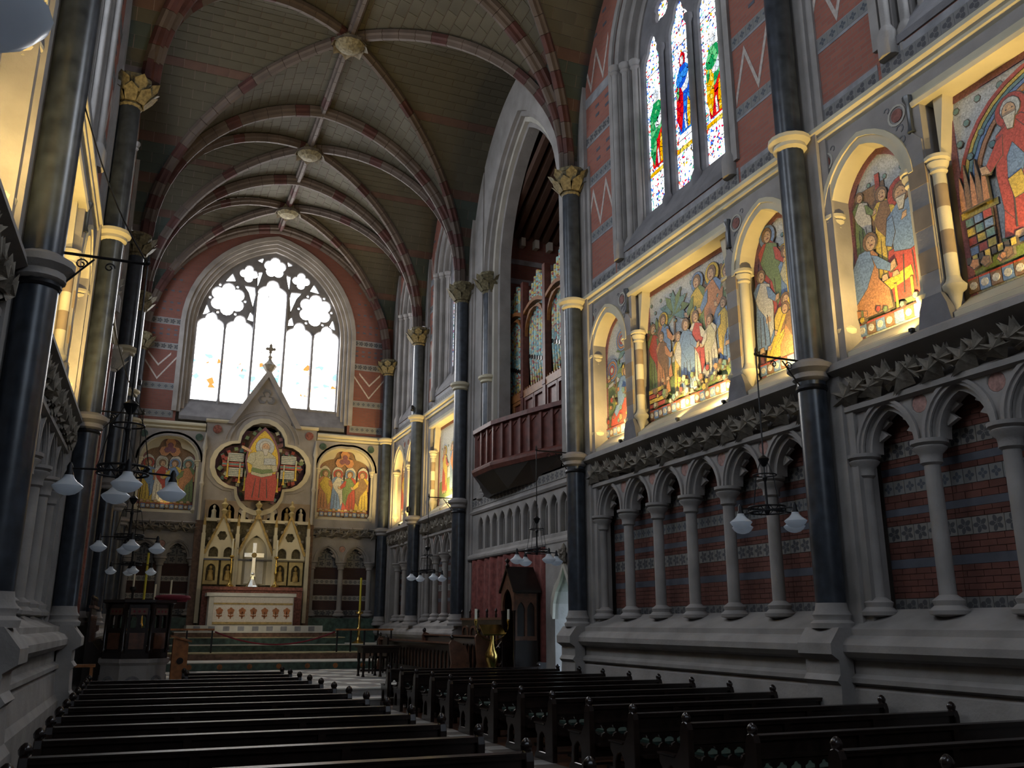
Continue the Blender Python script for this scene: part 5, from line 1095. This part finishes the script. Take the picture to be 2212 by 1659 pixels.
# ------------------------------------------------------------------ pews
def make_pew(L, label, loc):
    t = thing('church_pew', label, 'pew', loc, 'oak pews in two blocks')
    def part(n, b, m=oak, sm=False, par=None): return link(n, b.mesh(n, m, sm), par or t)
    TP = lambda u, d, z: (d, u, z)                              # end panels: u runs along the pew's depth
    ol = [(-.06, 0), (.52, 0), (.52, .06), (.46, .1), (.44, .3), (.5, .36), (.5, .44), (.2, .44), (.16, .48), (.1, .56), (.09, .72), (.055, .78), (.0, .8), (-.04, .78), (-.06, .72)]
    for x in (0, L):
        e = part('end_panel', MB(TP).plate(ol, [opening(.28, .1, .1, .22, .13, 5)], x-.035, x+.035, .008))
        part('finial', MB().lathe(x, .015, [(.03, .78), (.045, .8), (.05, .83), (.035, .86), (.012, .88)], 8), oak, True, e); part('arm_cap', MB().box(x-.045, x+.045, .2, .52, .44, .458), oak, False, e)
    part('top_rail', MB().box(.03, L-.03, -.045, .055, .735, .775).box(.03, L-.03, -.055, .065, .765, .78)); part('back_board', MB().box(.03, L-.03, -.01, .02, .61, .735)); part('mid_rail', MB().box(.03, L-.03, -.03, .035, .58, .615)); part('lower_board', MB().box(.03, L-.03, -.01, .02, .25, .39)); part('low_rail', MB().box(.03, L-.03, -.03, .035, .2, .26))
    n = int(L/.155); w = (L-.1)/n
    part('pierced_panel', MB().plate(rect(.05, L-.05, .38, .585), [foil(.05+(i+.5)*w, .485, .036, .034, 4, 0, 4) for i in range(n)], -.012, .018, 0))
    part('seat', MB().box(.03, L-.03, .03, .46, .4, .435)); part('seat_pad', MB().box(.3, L-.3, .07, .44, .435, .465), cushion)
    part('book_ledge', MB().box(.05, L-.05, -.16, -.01, .33, .35)); part('ledge_lip', MB().box(.05, L-.05, -.165, -.15, .33, .37))
    for i in (1, 2): part('stile', MB().box(L*i/3-.035, L*i/3+.035, -.045, .04, .02, .74)); part('seat_support', MB().box(L*i/3-.02, L*i/3+.02, .05, .42, .0, .4))
    part('kneeler', MB().box(.1, L-.1, -.42, -.22, .1, .14).box(.3, .36, -.4, -.24, 0, .1).box(L-.36, L-.3, -.4, -.24, 0, .1))
    return t
SP = 1.058
PL = [('left', -.66, 3.52, 5.6+SP*i) for i in range(12)]; PRr = [('right', 5.16, 3.56, 3.75+SP*i) for i in range(16)]
protos = {}
def pew(side, x, L, y, label):
    if L not in protos: protos[L] = make_pew(L, label, (x, y, FL)); return
    dup(protos[L], (x, y, FL), label)
for i, (s, x, L, y) in enumerate(PL): pew(s, x, L, y, 'dark oak pew of the left block, %s from the front' % ORD[13-i])
for j, y in enumerate((5.6+SP*12, 5.6+SP*13)): pew('left', .95, 1.9, y, 'short dark oak pew beside the pulpit, %s from the front' % ORD[1-j])
for i, (s, x, L, y) in enumerate(PRr): pew(s, x, L, y, 'dark oak pew of the right block along the wall, %s from the front' % ORD[15-i])
# ------------------------------------------------------------------ hanging lamps and their brackets
def pendant(x, y, label, zb=5.72, tilt=0):
    t = thing('hanging_lamp', label, 'lamp', (x, y, zb), 'ring-shaped hanging lamps'); z = lambda h: h-zb
    def part(n, b, m=iron, sm=True, par=None): return link(n, b.mesh(n, m, sm), par or t)
    part('rod', MB().tube([(0, 0, 0), (0, 0, z(3.35))], .011, 6)); part('collar', MB().lathe(0, 0, [(.02, z(4.18)), (.08, z(4.13)), (.05, z(4.06)), (.02, z(4.02))], 10)); part('knop', MB().lathe(0, 0, [(.015, z(3.9)), (.035, z(3.86)), (.015, z(3.8)), (.02, z(3.5)), (.05, z(3.42)), (.02, z(3.34))], 10))
    C = lambda r, h, n=24: [(r*math.cos(2*PI*i/n), r*math.sin(2*PI*i/n), z(h)) for i in range(n)]
    part('upper_ring', MB().tube(C(.16, 3.9), .01, 6, True)); 
    r = part('lamp_ring', MB().tube(C(.25, 3.45), .014, 6, True)); part('lower_hoop', MB().tube(C(.25, 3.38), .012, 6, True), iron, True, r)
    lat = MB()
    for i in range(24): a, b_ = 2*PI*i/24, 2*PI*(i+1)/24; lat.tube([(.25*math.cos(a), .25*math.sin(a), z(3.38 if i % 2 else 3.45)), (.25*math.cos(b_), .25*math.sin(b_), z(3.45 if i % 2 else 3.38))], .006, 4)
    part('lattice', lat, iron, False, r)
    for k in range(4):
        a = k*PI/2+.12; c, s = math.cos(a), math.sin(a)
        am = part('arm', MB().tube([(0, 0, z(3.42)), (.5*c, .5*s, z(3.4))], .011, 6).tube([(.16*c, .16*s, z(3.9)), (.25*c, .25*s, z(3.45))], .005, 4).tube([(.06*c, .06*s, z(4.1)), (.16*c, .16*s, z(3.9))], .004, 4))
        part('lamp_cap', MB().lathe(.5*c, .5*s, [(.012, z(3.46)), (.03, z(3.42)), (.028, z(3.38)), (.045, z(3.34)), (.045, z(3.3))], 10), iron, True, am)
        part('glass_shade', MB().lathe(.5*c, .5*s, [(.045, z(3.33)), (.055, z(3.3)), (.085, z(3.265)), (.135, z(3.23)), (.15, z(3.215)), (.145, z(3.205)), (.12, z(3.17)), (.08, z(3.14)), (.03, z(3.125))], 16), glass_white, True, am)
    return t
def bracket(sg, y, label, chain):
    xc, xe, z = (8.9, 7.93, 5.66) if sg > 0 else (XLF(y)+.3, -.3, 5.74); q = -sg; x0 = xc+q*.2
    t = thing('lamp_bracket', label, 'bracket', (x0, y, z), 'iron lamp brackets on the shafts')
    def part(n, b, sm=True): return child(n, b, iron, t, sm)
    part('arm', MB().tube([(xc+q*.15, y, z), (xe, y, z)], .016, 6)); part('strut', MB().tube([(xc+q*.18, y, z-.42), (xc+q*.5, y, z-.03)], .011, 6)); part('clamp', MB().lathe(xc, y, [(SHAFT_R+.015, z-.46), (SHAFT_R+.03, z-.43), (SHAFT_R+.015, z-.38)], 14))
    for k, (a, r) in enumerate(((.32, .065), (.6, .055))):
        pts = [(xc+q*(a+.06)+q*(r*(1-.055*i))*math.cos(.6*i), y, z-.1+(r*(1-.055*i))*math.sin(.6*i)) for i in range(14)]; part('scroll', MB().tube(pts, .009, 5))
    part('tip', MB().ball((xe, y, z+.02), .03, 8)); part('spike', MB().lathe(xe, y, [(.014, z), (.02, z+.07), (.002, z+.12)], 6))
    if chain: part('chain', MB().tube([(xc+q*.15+ (xe-xc-q*.15)*i/12, y, 7.65+(z-7.65)*i/12-.18*math.sin(PI*i/12)) for i in range(13)], .008, 4))
pd = None
for sg, x, y, nm in ((-1, -.56, 1.52, 'whose white glass shade fills the picture corner'), (-1, -.3, 10.0, 'nearest one in full view before the left wall'), (-1, -.3, 17.9, 'second in the row above the pulpit'), (-1, -.3, 26.1, 'third in the row, farthest on the pulpit side'), (1, 7.93, 10.0, 'in front of the long blind arcade'), (1, 7.93, 17.9, 'in front of the red curtain and door'), (1, 7.93, 26.1, 'in the chancel beyond the red curtain')):
    lb = 'iron hanging lamp with white glass shades, '+nm
    if pd is None: pd = pendant(x, y, lb); pd.rotation_euler.z = -.3
    else: dup(pd, (x, y, 5.72), lb, 0.)
    bracket(sg, y, 'black iron bracket of the hanging lamp '+nm.replace('whose', 'whose'), sg < 0)
# ------------------------------------------------------------------ pulpit and reading desk
pu = thing('pulpit', 'dark carved wooden pulpit on a pale stone base beside the front pews', 'pulpit', (.02, 22.1, .47))
oc = lambda r: [(.02+r*math.cos(PI/8+i*PI/4), 22.1+r*math.sin(PI/8+i*PI/4)) for i in range(8)]
b = MB().lathe(.02, 22.1, [(.78, .47), (.78, .55), (.72, .6), (.72, 1.0), (.78, 1.06), (.78, 1.14)], 8, PI/8); base = child('stone_base', b, stone, pu)
for i in range(8):
    a = i*PI/4; x, y = .02+.67*math.cos(a), 22.1+.67*math.sin(a)
    D = Vector((-math.sin(a), math.cos(a), 0)); TF = lambda u, d, z, o=Vector((x, y, 0)), D=D, a=a: tuple(o+D*u+Vector((math.cos(a), math.sin(a), 0))*d+Vector((0, 0, z)))
    child('blind_arch', MB(TF).strip(circ(0, .62, .17, 16)[0:9], circ(0, .62, .12, 16)[0:9], -.01, .02), stone_dark, base)
child('floor_slab', MB().lathe(.02, 22.1, [(.72, 1.14), (.72, 1.26)], 8, PI/8), oak, pu); child('book_rail', MB().lathe(.02, 22.1, [(.72, 2.28), (.82, 2.32), (.82, 2.38), (.6, 2.38), (.6, 2.28)], 8, PI/8), oak, pu)
for i in range(8):
    (x0, y0), (x1, y1) = oc(.66)[i], oc(.66)[(i+1) % 8]
    child('corner_column', MB().lathe(oc(.7)[i][0], oc(.7)[i][1], [(.06, 1.26), (.06, 1.34), (.035, 1.38), (.032, 2.16), (.06, 2.22), (.065, 2.3)], 8), oak, pu, True)
    D = Vector((x1-x0, y1-y0, 0)); ln = D.length; D.normalize(); TF = lambda u, d, z, o=Vector((x0, y0, 0)), D=D: tuple(o+D*u+Vector((D.y, -D.x, 0))*d+Vector((0, 0, z)))
    f = child('side_frame', MB(TF).plate(rect(.04, ln-.04, 1.26, 2.3), [opening(ln*.3, ln*.12, 1.78, 1.98, .1, 5), opening(ln*.7, ln*.12, 1.78, 1.98, .1, 5)], -.03, .03, 0), oak, pu)
    child('lower_panel', MB(TF).box(.1, ln-.1, -.0, .06, 1.34, 1.68), oak_mid, f); child('frieze_panel', MB(TF).box(.08, ln-.08, .0, .05, 2.06, 2.2), oak_mid, f)
    for k in range(3): child('red_boss', MB(TF).prism(circ(ln*(.3+.2*k), 2.13, .025, 8), .05, .06), velvet, f)
pc = tag(MB().lathe(.7, 22.3, [(.38, 2.4), (.4, 2.45), (.36, 2.5), (.2, 2.52)], 16).box(.4, 1.0, 22.0, 22.5, 2.36, 2.41).build('book_cushion', velvet, None, True), 'dark red cushion on the edge of the pulpit', 'cushion')
dk = thing('prayer_desk', 'small brown wooden prayer desk with sloping top beside the pulpit', 'desk', (.92, 21.3, .47))
child('end_panel', MB().prism([(.76, .47), (1.08, .47), (1.08, 1.45), (1.02, 1.56), (.76, 1.56)], 21.1, 21.16), oak_orange, dk); child('end_panel', MB().prism([(.76, .47), (1.08, .47), (1.08, 1.45), (1.02, 1.56), (.76, 1.56)], 21.48, 21.54), oak_orange, dk)
child('front', MB().box(.78, .82, 21.13, 21.5, .47, 1.5), oak_mid, dk); child('sloping_top', MB().add([(.7, 21.06, 1.6), (.7, 21.58, 1.6), (1.14, 21.58, 1.48), (1.14, 21.06, 1.48), (.7, 21.06, 1.64), (.7, 21.58, 1.64), (1.14, 21.58, 1.52), (1.14, 21.06, 1.52)], [(0, 1, 2, 3), (4, 7, 6, 5), (0, 4, 5, 1), (1, 5, 6, 2), (2, 6, 7, 3), (3, 7, 4, 0)]), oak_orange, dk); child('roundel', MB().prism(circ(.93, 1.1, .07, 12), 21.08, 21.11), oak, dk)
tb = thing('side_table', 'small light-brown wooden table against the left wall behind the pews', 'table', (-.95, 20.1, FL))
child('table_top', MB().box(-1.2, -.68, 19.8, 20.1, 1.05, 1.1), oak_orange, tb)
for x in (-1.16, -.74):
    for y in (19.84, 20.06): child('leg', MB().box(x-.025, x+.025, y-.025, y+.025, FL, 1.05), oak_orange, tb)
# ------------------------------------------------------------------ choir stalls
def stall_row(sg, xb, y0, n, pitch, zf, label, back, front=True):
    """row of choir seats; sg -1 faces the camera's left, xb is the back plane"""
    t = thing('choir_stalls', label, 'stalls', (xb, y0, zf), 'choir stalls'); X = lambda d: xb-sg*d      # d grows towards the middle of the church
    B = lambda d0, d1, ya, yb, z0, z1: MB().box(*sorted((X(d0), X(d1))), ya, yb, z0, z1)
    L = n*pitch
    child('back_panel', B(0, .05, y0, y0+L, zf, zf+back), oak, t); child('seat_board', B(.05, .5, y0, y0+L, zf+.42, zf+.46), oak_mid, t); child('cresting_rail', B(-.02, .1, y0, y0+L, zf+back, zf+back+.06), oak_mid, t)
    for i in range(n+1):
        y = y0+i*pitch; child('divider', MB(lambda u, d, z: (X(u), y-.03+d, z)).prism([(0, zf), (.52, zf), (.5, zf+.4), (.42, zf+.5), (.5, zf+.72), (.48, zf+.8), (.3, zf+.82), (.15, zf+1.0), (.0, zf+1.0)], 0, .06), oak, t)
        child('knob', MB().ball((X(.48), y, zf+.85), .05, 8), oak, t, True)
        x = X(.04); child('cresting_post', MB().lathe(x, y, [(.03, zf+back+.06), (.035, zf+back+.14), (.02, zf+back+.18), (.04, zf+back+.24), (.01, zf+back+.3)], 8), oak, t, True)
    for i in range(n): child('back_arch', MB(lambda u, d, z: (X(.05+d), u, z)).strip(opening(y0+(i+.5)*pitch, pitch*.36, zf+.9, zf+back-.35, .2, 5), opening(y0+(i+.5)*pitch, pitch*.28, zf+.9, zf+back-.37, .16, 5), 0, .03), oak_mid, t)
def desk_row(sg, xb, y0, y1, zf, h, label):
    t = thing('choir_desk', label, 'desk', (xb, y0, zf), 'choir desks'); X = lambda d: xb-sg*d
    B = lambda d0, d1, ya, yb, z0, z1: MB().box(*sorted((X(d0), X(d1))), ya, yb, z0, z1)
    child('desk_top', MB(lambda u, d, z: (X(u), d, z)).prism([(-.3, zf+h-.08), (.08, zf+h), (.08, zf+h+.04), (-.3, zf+h-.04)], y0, y1), oak_mid, t)
    n = int((y1-y0)/.32); w = (y1-y0)/n
    child('tracery_front', MB(lambda u, d, z: (X(d), u, z)).plate(rect(y0, y1, zf+.1, zf+h-.04), [opening(y0+(i+.5)*w, w*.34, zf+.3, zf+h-.32, .16, 5) for i in range(n)], -.02, .02, 0), oak, t); child('front_backing', B(-.06, -.02, y0, y1, zf, zf+h-.1), oak_mid, t)
    for y in (y0-.04, y1-.04): child('end_panel', MB(lambda u, d, z: (X(u), y+d, z)).prism([(-.4, zf), (.14, zf), (.12, zf+.2), (.06, zf+.5), (.12, zf+h), (.06, zf+h+.1), (-.05, zf+h+.06), (-.3, zf+h-.06), (-.4, zf+.5)], 0, .08), oak_mid, t); child('end_knob', MB().ball((X(.05), y+.04, zf+h+.14), .055, 8, 1.3), oak, t, True)
stall_row(1, 8.82, 21.15, 6, .68, .47, 'dark carved choir stalls against the red curtain', 1.52)
desk_row(1, 7.8, 21.1, 25.6, .47, 1.1, 'dark choir desk with pierced front before the curtain stalls')
desk_row(1, 7.12, 21.05, 28.1, .47, .95, 'long front choir desk with sloping top nearest the chancel middle')
stall_row(-1, -1.05, 23.05, 8, .62, .47, 'dark choir stalls edge-on behind the pulpit along the left wall', 1.75)
desk_row(-1, .0, 23.2, 28.0, .47, 1.2, 'choir desk with pierced front behind the pulpit')
cs = thing('canopied_stall', 'tall dark canopied stall with gabled hood beside the stone doorway', 'stall', (8.66, 20.62, .3))
child('side_wall', MB().box(8.36, 8.98, 20.24, 20.30, .3, 2.66), oak, cs); child('side_wall', MB().box(8.36, 8.98, 20.96, 21.02, .3, 2.66), oak, cs); child('back', MB().box(8.94, 9.0, 20.27, 21.0, .3, 2.7), oak, cs); child('seat', MB().box(8.46, 8.96, 20.3, 20.96, .72, .78), oak_mid, cs); child('seat_front', MB().box(8.46, 8.51, 20.3, 20.96, .3, .72), oak_mid, cs)
TG = lambda u, d, z: (8.34+d, u, z)
child('gable_front', MB(TG).plate([(20.22, 2.2), (20.22, 2.66), (20.63, 3.14), (21.04, 2.66), (21.04, 2.2)]+opening(20.63, .3, 2.2, 2.3, .42, 6)[::-1], [], 0, .05, 0), oak_mid, cs)
for yy in (20.25, 21.01): child('post', MB().lathe(8.37, yy, [(.05, .3), (.05, .5), (.03, .55), (.03, 2.1), (.05, 2.2)], 8), oak, cs, True)
child('roof', MB(TG).strip([(20.16, 2.62), (20.63, 3.18), (21.1, 2.62)], [(20.16, 2.68), (20.63, 3.26), (21.1, 2.68)], -.04, .7), oak, cs); child('finial', MB().lathe(8.34, 20.63, [(.03, 3.2), (.06, 3.28), (.02, 3.33), (.07, 3.4), (.01, 3.46)], 8), oak, cs)
for sg in (-1, 1):
    child('side_tracery', MB(lambda u, d, z: (u, 20.63+sg*.4+d, z)).plate(rect(8.38, 8.94, 1.5, 2.6), [opening(8.53, .1, 1.6, 2.2, .2, 5), opening(8.79, .1, 1.6, 2.2, .2, 5)], -.02, .02, 0), oak_mid, cs)
# lectern, table, chair
le = thing('brass_lectern', 'brass lectern with open book rest on a ribbed stem', 'lectern', (7.88, 20.45, .3))
child('foot', MB().lathe(7.88, 20.45, [(.26, .3), (.27, .36), (.14, .44), (.1, .6), (.16, .72), (.08, .8)], 12), brass, le, True); child('stem', MB().lathe(7.88, 20.45, [(.07, .8), (.1, .9), (.16, 1.05), (.17, 1.18), (.08, 1.36), (.05, 1.5), (.05, 1.62)], 12), brass, le, True)
child('book_rest', MB().add([(7.6, 20.3, 1.62), (8.16, 20.3, 1.62), (8.16, 20.6, 1.84), (7.6, 20.6, 1.84), (7.6, 20.28, 1.65), (8.16, 20.28, 1.65), (8.16, 20.58, 1.87), (7.6, 20.58, 1.87)], [(0, 1, 2, 3), (4, 7, 6, 5), (0, 4, 5, 1), (1, 5, 6, 2), (2, 6, 7, 3), (3, 7, 4, 0)]), brass, le)
child('candle_arms', MB().tube([(7.88+.42*math.cos(PI+PI*i/12), 20.45, 1.86+.36*math.sin(PI+PI*i/12)) for i in range(13)], .012, 6), brass, le, True)
for sg, nm in ((-1, 'left'), (1, 'right')):
    child('socket', MB().lathe(7.88+sg*.42, 20.45, [(.015, 1.84), (.045, 1.96), (.03, 2.0)], 8), brass, le); candle(7.88+sg*.42, 20.45, 1.99, .24, 'short white candle on the %s arm of the brass lectern' % nm, .032)
tt = thing('chancel_table', 'dark wooden table with carved legs standing on the chancel floor', 'table', (6.3, 25.4, .47))
child('table_top', MB().box(5.78, 6.92, 25.0, 25.8, 1.24, 1.3), oak, tt); child('apron', MB().box(5.84, 6.86, 25.05, 25.75, 1.1, 1.24), oak, tt); child('stretcher', MB().box(5.86, 6.84, 25.36, 25.44, .6, .66), oak, tt)
for x in (5.88, 6.36, 6.82):
    for y in (25.1, 25.7): child('leg', MB().lathe(x, y, [(.05, .47), (.03, .55), (.045, .7), (.025, .8), (.05, .95), (.04, 1.12)], 8), oak, tt, True)
ch = thing('armchair', 'dark high-backed wooden armchair beside the chancel table', 'chair', (6.5, 27, .47))
child('seat', MB().box(6.48, 6.95, 26.55, 27.05, .9, .96), oak, ch); child('backrest', MB().box(6.9, 6.96, 26.55, 27.05, .96, 1.5).lathe(6.93, 26.8, [(.05, 1.5), (.02, 1.6)], 8), oak, ch)
for x in (6.5, 6.92):
    for y in (26.58, 27.02): child('leg', MB().box(x-.025, x+.025, y-.025, y+.025, .47, .92), oak, ch)
for y in (26.57, 27.03): child('arm', MB().box(6.5, 6.92, y-.03, y+.03, 1.14, 1.19).box(6.5, 6.54, y-.02, y+.02, .96, 1.14), oak, ch)
# ------------------------------------------------------------------ unseen west window added as fill light behind the camera and the chancel lights
nwin[0] += 1; ww = struct(MB(lambda u, d, z: (u, -5.8+d, z)).plate(opening(3.95, 3.2, 7.0, 11.5, 4.2, 10), [cusped(3.95+(i-1.5)*1.45, .58, 7.3, 12.2, .8) for i in range(4)], 0, .2, .02).build('window_%d' % nwin[0], stone_dark))
for i in range(4): pane(lambda u, d, z: (u, -5.8-d, z), rect(3.95+(i-1.5)*1.45-.6, 3.95+(i-1.5)*1.45+.6, 7.25, 13.0), -.1, glass_west, ww)
def spot(loc, to, power, col, ang, label):
    t = thing('spot_lamp', label, 'lamp', loc, 'chancel spot lamps'); child('housing', MB().lathe(loc[0], loc[1], [(.05, loc[2]+.02), (.07, loc[2]+.06), (.07, loc[2]+.2), (.03, loc[2]+.24)], 10), iron, t)
    l = lamp('spot_light', 'SPOT', loc, to, power, col, .08, ang, .7); l.parent = t; l.location = (0, 0, 0)
spot((-.75, 31.0, 5.75), (3.9, 35.6, 4.4), 130, (1, .8, .42), .6, 'lower chancel spot lamp on the fourth left-wall shaft'); spot((8.65, 31.0, 5.75), (3.9, 35.6, 4.4), 130, (1, .8, .42), .6, 'lower chancel spot lamp on the chancel shaft opposite')
spot((-.75, 30.9, 9.5), (4.0, 36, 7.2), 240, (1, .74, .36), .7, 'upper chancel spot lamp on the fourth left-wall shaft'); spot((8.65, 30.9, 9.5), (3.8, 36, 7.2), 240, (1, .74, .36), .7, 'upper chancel spot lamp on the chancel shaft opposite')
spot((-.8, 26.1, 5.75), (3.86, 34.2, 2.4), 900, (1, .9, .7), .36, 'added spot lamp on the third left-wall shaft aimed at the altar')  # extra lamp added to brighten the altar front
for i, c in enumerate((.5, 7.33)): flood(TE, c, 6.12, c, 9.2, 9, (1, .78, .4), d=.02, td=.2, label='flood lamp below the four saints %s of the altar' % ('left', 'right')[i], size=2.2)
